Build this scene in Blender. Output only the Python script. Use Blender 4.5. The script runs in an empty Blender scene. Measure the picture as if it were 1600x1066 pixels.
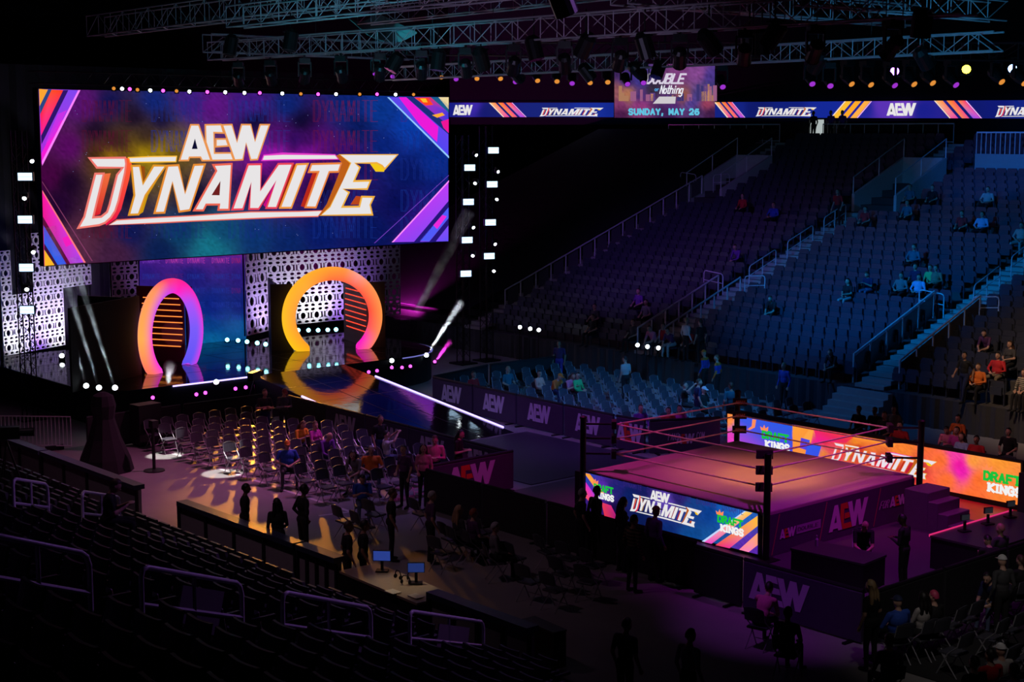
import bpy, bmesh, math, random
import numpy as np
from mathutils import Vector, Matrix, Euler
random.seed(7)
SC = bpy.context.scene
COL = SC.collection
PI = math.pi

# ---------------------------------------------------------------- camera, world, exposure, big lights
CAM = np.array([25.818, -31.092, 10.167]); YAW = 2.42160644; PITCH = -0.13622416; FPX = 2388.06
_f = np.array([math.cos(PITCH)*math.cos(YAW), math.cos(PITCH)*math.sin(YAW), math.sin(PITCH)])
_r = np.array([math.sin(YAW), -math.cos(YAW), 0.0]); _u = np.cross(_r, _f)
cd = bpy.data.cameras.new('camera'); cam = bpy.data.objects.new('camera', cd); COL.objects.link(cam)
cd.sensor_width = 36; cd.lens = FPX*36/1600; cd.clip_end = 400; cd.clip_start = 0.1
cam.location = CAM
cam.rotation_euler = Matrix(((_r[0], _u[0], -_f[0]), (_r[1], _u[1], -_f[1]), (_r[2], _u[2], -_f[2]))).to_euler()
SC.camera = cam

def ray(px, py): return _f + _r*(px-800)/FPX - _u*(py-533)/FPX
def at(px, py, z=None, x=None, y=None, d=None):
    """the point of a real plane of the arena seen at this pixel"""
    v = ray(px, py)
    if d is not None: t = d
    elif z is not None: t = (z-CAM[2])/v[2]
    elif x is not None: t = (x-CAM[0])/v[0]
    else: t = (y-CAM[1])/v[1]
    return CAM + v*t
def at_slope(px, py, y0, z0, tan):
    v = ray(px, py); t = (z0+tan*(CAM[1]-y0)-CAM[2])/(v[2]-tan*v[1]); return CAM+v*t
def s2l(c):
    c = np.asarray(c, float)/255.0
    return np.where(c <= 0.04045, c/12.92, ((c+0.055)/1.055)**2.4)
def S(r, g, b): return tuple(s2l((r, g, b)))

w = bpy.data.worlds.new('arena_dark'); SC.world = w; w.use_nodes = True
w.node_tree.nodes['Background'].inputs[0].default_value = (0.20, 0.22, 0.5, 1)
w.node_tree.nodes['Background'].inputs[1].default_value = 0.0022
SC.view_settings.view_transform = 'Standard'; SC.view_settings.look = 'None'
SC.view_settings.exposure = 0.0; SC.view_settings.gamma = 1.0; SC.view_settings.use_curve_mapping = False
try:
    SC.cycles.max_bounces = 5; SC.cycles.diffuse_bounces = 2; SC.cycles.glossy_bounces = 3; SC.cycles.volume_bounces = 0
    SC.cycles.transparent_max_bounces = 8; SC.cycles.caustics_reflective = False; SC.cycles.caustics_refractive = False
    SC.cycles.sample_clamp_indirect = 2.0; SC.cycles.volume_max_steps = 64
except Exception: pass

TO_SHROUD = []  # high lamps that get an added can against glare
def spot(pos, tgt, col, power, deg, blend=0.6, rad=0.15, name='spotlight'):
    l = bpy.data.lights.new(name, 'SPOT'); l.energy = power; l.color = col; l.spot_size = math.radians(deg)
    l.spot_blend = blend; l.shadow_soft_size = rad
    o = bpy.data.objects.new(name, l); COL.objects.link(o); o.location = pos
    o.rotation_euler = (Vector(tgt)-Vector(pos)).to_track_quat('-Z', 'Y').to_euler()
    if pos[2] > 9.5: TO_SHROUD.append((tuple(pos), tuple(tgt), deg, name))
    return o
# ring: amber centre, magenta wash
spot((0.5, -1.0, 12.4), (0.5, 0.1, 1.15), (1, .33, .0), 2100, 33, 1.0, name='ring_amber')
spot((0.9, -1.0, 12.4), (0.7, 0.0, 1.15), (1, .42, .0), 2000, 17, .7, name='ring_amber_core')
spot((-5.1, -3.2, 12.4), (-2.3, -1.9, 1.1), (1, .04, .62), 1900, 36, .9, name='ring_magenta')
spot((6, 5.8, 12.2), (2.6, 2.2, 1.1), (1, .04, .62), 1200, 38, .9, name='ring_magenta')
spot((7, -3.2, 12.4), (4.6, -1.5, 0.3), (.78, .03, 1), 1900, 60, 1, name='ringside_purple')
spot((-7.3, -3.2, 12.2), (-10.5, 4.0, 0.6), (.5, .16, 1), 2300, 52, 1, name='barrier_purple')
spot((-9, 5.8, 12.2), (-9, 0, 0), (.12, .12, 1), 600, 55, 1, name='aisle_blue')
# far bank of seats
spot((-10, 5.8, 12.2), (-11.2, 21, 3.6), (.0, .27, 1), 9500, 54, .9, name='bank_blue')
spot((-16, 5.8, 12.2), (-23, 22, 4.2), (.30, .08, 1), 3300, 42, .9, name='bank_purple')
spot((1, 5.8, 12.2), (0.5, 17.5, 2.2), (1, .66, .42), 3200, 50, .8, name='bank_warm')
spot((-2.6, 5.8, 12.2), (-13, 8.6, 0.5), (.02, .36, 1), 6500, 46, .8, name='floor_blue')
# chairs left of the ring and the floor before them
spot((-29.6, 3.4, 5.0), (-14.2, -5.6, 0.1), (1, .36, .03), 7500, 22, .8, .2, name='chairs_amber')
spot((-11.3, -3.2, 12.2), (-14, -9.6, 0), (1, .22, .60), 2700, 62, 1, name='floor_pink')
spot((-9.2, -3.2, 12.2), (-9.5, -5, 0), (.50, .26, 1), 900, 58, 1, name='chairs_violet')
spot((at(258, 712, z=0)[0], -5.3, 12.9), at(258, 712, z=0), (1, .96, .9), 13000, 5.2, .25, .05, name='floor_white')
spot((at(348, 740, z=0)[0], -5.3, 12.9), at(348, 740, z=0), (1, .96, .9), 13000, 5.6, .25, .05, name='floor_white')
spot((9, -7, 14.6), (6, -21, 4), (.45, .18, .85), 1700, 66, 1, name='near_bank_violet')
spot((15, -13, 13), (10.8, -4.0, 0.8), (1, .88, .85), 850, 36, 1, name='corner_white')

# ---------------------------------------------------------------- materials
MATS = {}
def mat(name, col, rough=.6, metal=0.0, emit=0.0, var=.12, scale=6.0, bump=0.0, spec=.5):
    if name in MATS: return MATS[name]
    m = bpy.data.materials.new(name); m.use_nodes = True; nt = m.node_tree; b = nt.nodes['Principled BSDF']
    b.inputs['Roughness'].default_value = rough; b.inputs['Metallic'].default_value = metal
    b.inputs['Specular IOR Level'].default_value = spec
    if emit > 0:
        b.inputs['Base Color'].default_value = (.02, .02, .02, 1)
        b.inputs['Emission Color'].default_value = (*col, 1); b.inputs['Emission Strength'].default_value = emit
    else:
        tc = nt.nodes.new('ShaderNodeTexCoord'); nz = nt.nodes.new('ShaderNodeTexNoise'); nz.inputs['Scale'].default_value = scale
        nz.inputs['Detail'].default_value = 4
        mx = nt.nodes.new('ShaderNodeMix'); mx.data_type = 'RGBA'
        mx.inputs[6].default_value = (*[c*(1-var) for c in col], 1); mx.inputs[7].default_value = (*[min(1, c*(1+var)) for c in col], 1)
        nt.links.new(tc.outputs['Object'], nz.inputs['Vector']); nt.links.new(nz.outputs[0], mx.inputs[0])
        nt.links.new(mx.outputs[2], b.inputs['Base Color'])
        if bump > 0:
            bp = nt.nodes.new('ShaderNodeBump'); bp.inputs['Strength'].default_value = bump; bp.inputs['Distance'].default_value = .02
            nt.links.new(nz.outputs[0], bp.inputs['Height']); nt.links.new(bp.outputs[0], b.inputs['Normal'])
    MATS[name] = m; return m
def screen_mat(name, strength=1.0, led=0.0):
    """a video wall: each diode row gives off the colour kept in the mesh"""
    if name in MATS: return MATS[name]
    m = bpy.data.materials.new(name); m.use_nodes = True; nt = m.node_tree; b = nt.nodes['Principled BSDF']
    a = nt.nodes.new('ShaderNodeAttribute'); a.attribute_name = 'Col'
    b.inputs['Base Color'].default_value = (.006, .006, .008, 1); b.inputs['Roughness'].default_value = .55
    b.inputs['Specular IOR Level'].default_value = .1
    nt.links.new(a.outputs['Color'], b.inputs['Emission Color']); b.inputs['Emission Strength'].default_value = strength
    MATS[name] = m; return m
BLACK = mat('black_paint', (.012, .012, .014), .55)
BLACKM = mat('black_metal', (.02, .02, .022), .4, .6)
DRAPE = mat('black_drape', (.014, .015, .018), .9, scale=3, bump=.4)
CONC = mat('concrete', (.44, .42, .40), .85, scale=2.5, bump=.2)
STEEL = mat('brushed_steel', (.80, .80, .84), .4, .1)
ALU = mat('truss_aluminium', (.50, .48, .52), .4, .3)
SEAT = mat('black_seat_plastic', (.035, .036, .042), .42)
LENSW = mat('white_lens', (.85, .95, 1), emit=9)
LENSC = mat('cyan_lens', (.25, .85, 1), emit=7)
LENSP = mat('magenta_lens', (.9, .06, .85), emit=4)
LENSO = mat('amber_lens', (1, .36, .05), emit=.75)
LENSV = mat('violet_lens', (.45, .04, .8), emit=.75)
SCREEN = screen_mat('video_wall')
PRINT = None

# ---------------------------------------------------------------- mesh helpers
class MB:
    def __init__(s): s.v = []; s.f = []; s.m = []; s.c = []
    def add(s, vs, fs, mi=0, col=None):
        o = len(s.v); s.v += [tuple(p) for p in vs]; s.f += [tuple(i+o for i in f) for f in fs]; s.m += [mi]*len(fs)
        if col is None: s.c += [(0, 0, 0)]*len(vs)
        elif len(col) == len(vs) and hasattr(col[0], '__len__'): s.c += [tuple(c) for c in col]
        else: s.c += [tuple(col)]*len(vs)
        return s
    def box(s, c, d, mi=0, rz=0.0, col=None, M=None):
        x, y, z = d[0]/2, d[1]/2, d[2]/2
        vs = [(-x, -y, -z), (x, -y, -z), (x, y, -z), (-x, y, -z), (-x, -y, z), (x, -y, z), (x, y, z), (-x, y, z)]
        if M is not None: vs = [tuple(M @ Vector(p)) for p in vs]; vs = [(p[0]+c[0], p[1]+c[1], p[2]+c[2]) for p in vs]
        else:
            k, q = math.cos(rz), math.sin(rz)
            vs = [(c[0]+p[0]*k-p[1]*q, c[1]+p[0]*q+p[1]*k, c[2]+p[2]) for p in vs]
        return s.add(vs, [(0, 3, 2, 1), (4, 5, 6, 7), (0, 1, 5, 4), (1, 2, 6, 5), (2, 3, 7, 6), (3, 0, 4, 7)], mi, col)
    def bar(s, a, b, wd, ht, mi=0, col=None):
        a, b = Vector(a), Vector(b); d = b-a; L = d.length
        if L < 1e-6: return s
        q = d.to_track_quat('X', 'Z').to_matrix()
        return s.box((a+b)/2, (L, wd, ht), mi, M=q, col=col)
    def tube(s, pts, r, n=8, mi=0, cap=True, col=None):
        P = [Vector(p) for p in pts]; rs = r if hasattr(r, '__len__') else [r]*len(P); vs = []; ref = None
        for i, p in enumerate(P):
            t = (P[min(i+1, len(P)-1)]-P[max(i-1, 0)]).normalized()
            if ref is None: ref = Vector((0, 0, 1)) if abs(t.z) < .9 else Vector((1, 0, 0))
            a = t.cross(ref).normalized(); b = a.cross(t).normalized(); ref = b
            for k in range(n):
                an = 2*PI*k/n; vs.append(tuple(p+(a*math.cos(an)+b*math.sin(an))*rs[i]))
        fs = [(i*n+k, i*n+(k+1) % n, (i+1)*n+(k+1) % n, (i+1)*n+k) for i in range(len(P)-1) for k in range(n)]
        if cap: fs += [tuple(range(n)), tuple((len(P)-1)*n+n-1-k for k in range(n))]
        return s.add(vs, fs, mi, col)
    def lathe(s, c, prof, n=12, mi=0, axis='Z', M=None, col=None):
        vs = []; c = Vector(c)
        for (r, h) in prof:
            for k in range(n):
                an = 2*PI*k/n; p = Vector((r*math.cos(an), r*math.sin(an), h))
                if M is not None: p = M @ p
                vs.append(tuple(c+p))
        fs = [(i*n+k, i*n+(k+1) % n, (i+1)*n+(k+1) % n, (i+1)*n+k) for i in range(len(prof)-1) for k in range(n)]
        fs += [tuple(n-1-k for k in range(n)), tuple((len(prof)-1)*n+k for k in range(n))]
        return s.add(vs, fs, mi, col)
    def poly(s, pts, mi=0, col=None): return s.add(pts, [tuple(range(len(pts)))], mi, col)
    def ell(s, c, r, nu=10, nv=7, mi=0, M=None, col=None):
        vs = [(0, 0, -r[2])]+[(r[0]*math.cos(2*PI*k/nu)*math.sin(PI*j/nv), r[1]*math.sin(2*PI*k/nu)*math.sin(PI*j/nv), -r[2]*math.cos(PI*j/nv)) for j in range(1, nv) for k in range(nu)]+[(0, 0, r[2])]
        if M is not None: vs = [tuple(M @ Vector(p)) for p in vs]
        vs = [(p[0]+c[0], p[1]+c[1], p[2]+c[2]) for p in vs]
        fs = [(0, 1+(k+1) % nu, 1+k) for k in range(nu)]
        for j in range(nv-2):
            fs += [(1+j*nu+k, 1+j*nu+(k+1) % nu, 1+(j+1)*nu+(k+1) % nu, 1+(j+1)*nu+k) for k in range(nu)]
        e = len(vs)-1; b = 1+(nv-2)*nu
        fs += [(b+k, b+(k+1) % nu, e) for k in range(nu)]
        return s.add(vs, fs, mi, col)
    def mesh(s, name, mats, colour=False, smooth=False):
        me = bpy.data.meshes.new(name); me.from_pydata(s.v, [], s.f)
        for m in (mats if isinstance(mats, (list, tuple)) else [mats]): me.materials.append(m)
        if any(s.m): me.polygons.foreach_set('material_index', s.m)
        if colour:
            a = me.color_attributes.new('Col', 'FLOAT_COLOR', 'POINT')
            a.data.foreach_set('color', np.c_[np.array(s.c, float).reshape(-1, 3), np.ones(len(s.v))].ravel())
        if smooth: me.polygons.foreach_set('use_smooth', [True]*len(me.polygons))
        me.update(); return me
    def build(s, name, mats, parent=None, colour=False, smooth=False):
        o = bpy.data.objects.new(name, s.mesh(name, mats, colour, smooth)); COL.objects.link(o)
        if parent is not None: o.parent = parent; o.matrix_parent_inverse = Matrix()
        return o
def objm(name, me, parent=None, loc=(0, 0, 0), rz=0.0):
    o = bpy.data.objects.new(name, me); COL.objects.link(o); o.location = loc; o.rotation_euler = (0, 0, rz)
    if parent is not None: o.parent = parent
    return o
def tag(o, label=None, cat=None, group=None, kind=None):
    if label: o['label'] = label
    if cat: o['category'] = cat
    if group: o['group'] = group
    if kind: o['kind'] = kind
    return o
def thing(name, label, cat, loc=(0, 0, 0), rz=0.0, group=None):
    o = bpy.data.objects.new(name, None); COL.objects.link(o); o.location = loc; o.rotation_euler = (0, 0, rz)
    o.empty_display_size = .2
    return tag(o, label, cat, group)
def struct(o): o['kind'] = 'structure'; return o
def copy_tree(o, parent=None):
    c = o.copy(); COL.objects.link(c)
    if parent is not None: c.parent = parent
    for ch in list(o.children): copy_tree(ch, c)
    return c
ORD = ['first', 'second', 'third', 'fourth', 'fifth', 'sixth', 'seventh', 'eighth', 'ninth', 'tenth', 'eleventh', 'twelfth', 'thirteenth', 'fourteenth', 'fifteenth', 'sixteenth', 'seventeenth', 'eighteenth', 'nineteenth', 'twentieth']

spot((-3.1, -3.2, 12.4), (-12, -2.6, .7), (.6, .2, 1), 1100, 34, 1, name='ramp_barrier_violet')
spot((3.1, -3.2, 12.4), (-6.4, -4.4, .5), (1, .03, .6), 1500, 16, .6, name='end_barrier_magenta')
spot((-2, -19, 14.5), (-6, -13.5, .5), (.9, .5, .75), 520, 95, 1, name='near_wall_wash')
spot((-1, -3.2, 12.3), (0.3, 0.2, 2), (1, .20, .45), 520, 46, .8, name='rope_wash')  # added pink fill that lifts the ropes
spot((6, -12.6, 12.5), (6.4, -6.4, .6), (.6, .1, 1), 900, 26, .9, name='corner_barricade_violet')
spot((-12.4, 5.8, 12.2), (-7.6, 13.6, .9), (.01, .25, 1), 1700, 52, .9, name='drape_front_blue')
spot((1.1, -3.2, 12.3), (2.6, 8.2, 1.0), (1, .42, .55), 1500, 40, .9, name='front_row_rose')
LOGO={'aA':[(289,164),(325,257),(349,257),(383,163),(356,163),(351,172),(319,172),(316,164)],
'aAh':[(336,221),(326,194),(343,194)],
'aE':[(368,257),(416,258),(423,235),(394,236),(394,183),(444,183),(452,163),(385,163),(368,212)],
'aEb':[(399,220),(430,220),(437,201),(398,199)],
'aW':[(419,257),(449,258),(463,212),(478,258),(507,258),(519,214),(536,258),(566,258),(526,164),(504,163),(491,208),(480,164),(454,163)],
'D':[(37,174),(136,174),(138,158),(134,136),(113,64),(103,39),(91,23),(74,10),(58,5),(0,0),(18,28),(52,135),(76,135),(43,26),(64,27),(80,38),(87,55),(111,131),(127,148),(57,149)],
'Ds':[(136,174),(147,171),(154,156),(145,119),(120,43),(105,20),(78,4),(74,10),(91,23),(103,39),(113,64),(134,136),(138,158)],
'Di':[(78,134),(95,135),(67,49),(62,33),(44,28)],
'Y':[(152,153),(176,153),(183,107),(214,153),(251,152),(189,76),(168,28),(140,28),(157,78)],
'Ys':[(250,152),(192,79),(170,28),(181,34),(197,77),(215,102)],
'Ys2':[(176,153),(190,150),(190,118),(183,107)],
'N':[(212,30),(254,152),(287,153),(303,80),(331,153),(365,154),(316,34),(284,31),(267,108),(242,30)],
'A':[(327,33),(397,136),(388,152),(446,154),(434,31),(400,32),(403,46),(365,47),(356,32)],
'Ah':[(409,109),(381,72),(405,71)],
'M':[(442,31),(495,152),(538,152),(533,82),(591,152),(639,152),(583,31),(549,32),(583,106),(526,30),(495,31),(504,103),(477,31)],
'Ms':[(583,106),(550,33),(541,41)],
'Is':[(639,151),(650,150),(593,31),(584,35)],
'I':[(650,150),(689,151),(631,30),(593,31)],
'Ts':[(704,127),(721,127),(676,30),(662,34)],
'T':[(699,150),(801,151),(790,126),(759,126),(712,28),(676,30),(721,127),(689,127)],
'E':[(794,175),(1000,173),(952,131),(942,141),(923,149),(848,150),(865,138),(844,100),(902,100),(889,75),(805,78),(826,68),(802,28),(860,27),(869,55),(913,53),(899,30),(907,1),(726,6),(758,30),(830,150)],
'Es':[(782,172),(794,175),(830,150),(805,102),(758,30),(726,6),(721,6),(748,37),(786,111),(803,150)],
'Ey':[(901,147),(923,149),(942,141),(952,131),(950,124),(920,125)],
'Er':[(850,57),(869,55),(860,32),(830,33)],
'l1':[(147,172),(209,174),(280,174),(278,163),(150,163)],
'l2':[(542,163),(547,174),(606,176),(606,176),(779,173),(788,163),(606,164)],
'l3':[(86,5),(107,15),(215,17),(325,18),(501,22),(653,18),(731,18),(718,5),(603,7),(478,7),(325,7),(215,6)]}
ASP = 15.55/4.01

LOGO = {k: [(x, y*1000/258) for x, y in v] for k, v in LOGO.items()}

# ---------------------------------------------------------------- lettering (outlines in a 0..1000 square)
def offs(pts, d):
    """polygon grown by d, mitred"""
    n = len(pts); A = sum(pts[i][0]*pts[(i+1) % n][1]-pts[(i+1) % n][0]*pts[i][1] for i in range(n)); sg = 1 if A > 0 else -1
    out = []
    for i in range(n):
        p0, p, p1 = pts[i-1], pts[i], pts[(i+1) % n]
        def nrm(a, b):
            dx, dy = b[0]-a[0], b[1]-a[1]; L = math.hypot(dx, dy) or 1; return dy/L*sg, -dx/L*sg
        a, b = nrm(p0, p), nrm(p, p1); mx, my = a[0]+b[0], a[1]+b[1]; q = max(.45, (mx*mx+my*my)/2)
        out.append((p[0]+mx*d/q, p[1]+my*d/q))
    return out
WHITE = S(232, 229, 230); GOLD = S(235, 160, 40); REDO = S(240, 80, 40); BROWN = S(150, 60, 15)
def logo_main(mb, f, lay=0, simple=False, outline=True, white=WHITE, with_top=True, rim=GOLD, shade=True):
    """f(u, v, layer) gives the point; u 0..1 along, v 0..1 up"""
    def put(k, l, col, grow=0):
        pts = LOGO[k]
        if grow: pts = [(x/ASP, y) for x, y in offs([(x*ASP, y) for x, y in pts], grow)]
        mb.poly([f(x/1000, y/1000, lay+l) for x, y in pts], 0, col)
    def grad(k, l, lo, hi):
        ys = [p[1] for p in LOGO[k]]; a, b = min(ys), max(ys)
        mb.add([f(x/1000, y/1000, lay+l) for x, y in LOGO[k]], [tuple(range(len(LOGO[k])))], 0,
               [tuple(np.array(lo)*(1-(y-a)/(b-a))+np.array(hi)*((y-a)/(b-a))) for x, y in LOGO[k]])
    for k in ('l1', 'l2', 'l3'):
        if outline: put(k, 0, S(240, 110, 90) if k == 'l3' else S(250, 190, 60) if k == 'l1' else S(230, 60, 200), 12)
        put(k, 1, white)
    if shade:
        grad('Ds', 0, S(235, 10, 70), S(255, 95, 45)); grad('Di', 0, S(215, 20, 45), S(240, 110, 60))
        put('Ys', 0, S(205, 150, 15)); put('Ys2', 0, S(150, 75, 15)); put('Ms', 0, S(200, 10, 130)); put('Is', 0, S(160, 35, 15))
        put('Ts', 0, S(185, 40, 25)); put('Es', 2, S(190, 95, 25)); put('Ey', 0, S(245, 200, 20)); put('Er', 0, S(185, 70, 25))
    ks = ['Y', 'N', 'A', 'M', 'I', 'T', 'D', 'E']
    rims = {'D': S(240, 120, 110), 'Y': S(225, 150, 40), 'N': S(230, 140, 50), 'A': S(235, 100, 80), 'M': S(235, 70, 90), 'I': S(240, 150, 60), 'T': S(235, 130, 60), 'E': S(240, 175, 60)}
    for k in ks:
        if outline: put(k, 1.0, rims[k], 8)
        put(k, 2.0, white, -13 if outline else 0)
    put('Ah', 3, S(110, 30, 30))
    if with_top: logo_aew(mb, f, lay, outline, white)
def logo_aew(mb, f, lay=0, outline=True, white=WHITE, ecol=None, hole=S(10, 10, 45)):
    def put(k, l, col, grow=0):
        pts = LOGO[k]
        if grow: pts = [(x/ASP, y) for x, y in offs([(x*ASP, y) for x, y in pts], grow)]
        mb.poly([f(x/1000, y/1000, lay+l) for x, y in pts], 0, col)
    for k in ('aA', 'aE', 'aEb', 'aW'):
        if outline: put(k, 1, S(235, 150, 80), 7)
        put(k, 2, (ecol or white) if k in ('aE', 'aEb') else white, -10 if outline else 0)
    put('aAh', 3, hole)
AB = None
def aew_frame(f):
    """remap so that the three letters alone fill 0..1 x 0..1"""
    xs = [p[0] for k in ('aA', 'aE', 'aW') for p in LOGO[k]]; ys = [p[1] for k in ('aA', 'aE', 'aW') for p in LOGO[k]]
    x0, x1, y0, y1 = min(xs)/1000, max(xs)/1000, min(ys)/1000, max(ys)/1000
    return lambda u, v, l: f((u-x0)/(x1-x0), (v-y0)/(y1-y0), l)
# stroke letters for the small and faint words
STK = {'A': [[(0, 0), (.5, 1), (1, 0)], [(.2, .35), (.8, .35)]], 'D': [[(0, 0), (0, 1), (.6, 1), (1, .75), (1, .25), (.6, 0), (0, 0)]],
 'Y': [[(0, 1), (.5, .5), (1, 1)], [(.5, .5), (.5, 0)]], 'N': [[(0, 0), (0, 1), (1, 0), (1, 1)]], 'M': [[(0, 0), (0, 1), (.5, .3), (1, 1), (1, 0)]],
 'I': [[(.5, 0), (.5, 1)]], 'T': [[(.5, 0), (.5, 1)], [(0, 1), (1, 1)]], 'E': [[(1, 0), (0, 0), (0, 1), (1, 1)], [(0, .5), (.8, .5)]],
 'R': [[(0, 0), (0, 1), (.7, 1), (1, .8), (.7, .5), (0, .5)], [(.5, .5), (1, 0)]], 'F': [[(0, 0), (0, 1), (1, 1)], [(0, .5), (.75, .5)]],
 'K': [[(0, 0), (0, 1)], [(1, 1), (.05, .5), (1, 0)]], 'G': [[(1, .85), (.7, 1), (.25, 1), (0, .7), (0, .3), (.25, 0), (.8, 0), (1, .15), (1, .48), (.6, .48)]],
 'S': [[(1, .85), (.75, 1), (.25, 1), (0, .78), (.2, .55), (.8, .45), (1, .22), (.75, 0), (.25, 0), (0, .15)]],
 'C': [[(1, .8), (.7, 1), (.3, 1), (0, .7), (0, .3), (.3, 0), (.7, 0), (1, .2)]], 'O': [[(.3, 0), (0, .3), (0, .7), (.3, 1), (.7, 1), (1, .7), (1, .3), (.7, 0), (.3, 0)]],
 'H': [[(0, 0), (0, 1)], [(1, 0), (1, 1)], [(0, .5), (1, .5)]], 'L': [[(0, 1), (0, 0), (1, 0)]], 'B': [[(0, 0), (0, 1), (.75, 1), (.95, .75), (.7, .52), (0, .52)], [(.7, .52), (1, .27), (.75, 0), (0, 0)]],
 'U': [[(0, 1), (0, .25), (.25, 0), (.75, 0), (1, .25), (1, 1)]], '2': [[(0, .75), (.25, 1), (.75, 1), (1, .75), (.9, .5), (0, 0), (1, 0)]],
 '6': [[(.9, .95), (.3, .95), (0, .5), (0, .2), (.25, 0), (.75, 0), (1, .2), (1, .4), (.75, .58), (.05, .45)]], ',': [[(.4, .12), (.2, -.2)]], '.': [[(.4, 0), (.5, .12)]],
 'h': [[(0, 0), (0, 1)], [(0, .5), (.6, .65), (.9, .5), (.9, 0)]], 't': [[(.4, 1), (.4, 0), (.9, 0)], [(0, .65), (.9, .65)]], 'i': [[(.4, 0), (.4, .62)], [(.4, .82), (.4, .95)]],
 'n': [[(0, 0), (0, .62)], [(0, .5), (.6, .65), (.9, .5), (.9, 0)]], 'g': [[(.9, .6), (.2, .62), (0, .3), (.2, 0), (.9, .05)], [(.9, .62), (.9, -.25), (.5, -.4), (0, -.3)]], 'o': [[(.3, 0), (0, .3), (.3, .62), (.7, .62), (1, .3), (.7, 0), (.3, 0)]],
 'r': [[(0, 0), (0, .6)], [(0, .4), (.5, .62), (.9, .55)]]}
def strokes(mb, f, word, x0, y0, cw, ch, gap, wd, col, lay=1, slant=0.0, serif=0.0):
    """every stroke a flat bar in the plane f(u, v, layer)"""
    x = x0
    for chv in word:
        if chv == ' ': x += cw*.6+gap; continue
        w_ = cw*(.45 if chv in 'I,.' else .8 if chv in 'itr' else 1.0)
        def P(a, b): return (x+a*w_+slant*b*ch, y0+b*ch)
        for st in STK[chv]:
            for a, b in zip(st[:-1], st[1:]):
                p, q = P(*a), P(*b); dx, dy = q[0]-p[0], q[1]-p[1]; L = math.hypot(dx, dy) or 1; nx, ny = -dy/L*wd/2, dx/L*wd/2; ex, ey = dx/L*wd*.4, dy/L*wd*.4
                mb.poly([f(p[0]-ex+nx, p[1]-ey+ny, lay), f(p[0]-ex-nx, p[1]-ey-ny, lay), f(q[0]+ex-nx, q[1]+ey-ny, lay), f(q[0]+ex+nx, q[1]+ey+ny, lay)], 0, col)
            if serif and len(st) < 7:
                for e in (st[0], st[-1]):
                    if e[1] in (0, 1):
                        p = P(*e); h_ = wd*.3
                        mb.poly([f(p[0]-serif, p[1]-h_, lay), f(p[0]+serif, p[1]-h_, lay), f(p[0]+serif, p[1]+h_, lay), f(p[0]-serif, p[1]+h_, lay)], 0, col)
        x += w_+gap
    return x-x0
def crown(mb, f, x, y, w_, h_, col, lay=1):
    q = [(0, 0), (-.12, .62), (.2, .38), (.36, 1), (.52, .42), (.86, .8), (.8, 0)]
    mb.poly([f(x+a*w_, y+b*h_, lay) for a, b in q], 0, col)
def sponsor(mb, f, x, y, w_, h_, lay=2):
    """two-line slab lettering with a crown: green word over white word"""
    d = w_/6.4
    strokes(mb, f, 'DRAFT', x, y+h_*.5, d*.82, h_*.36, d*.38, d*.40, S(25, 190, 60), lay, serif=d*.3)
    strokes(mb, f, 'KINGS', x+w_*.12, y, d*.82, h_*.34, d*.38, d*.40, S(240, 240, 240), lay+.5, serif=d*.3)
    crown(mb, f, x-w_*.06, y+h_*.9, w_*.3, h_*.34, S(255, 140, 85), lay)

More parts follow.
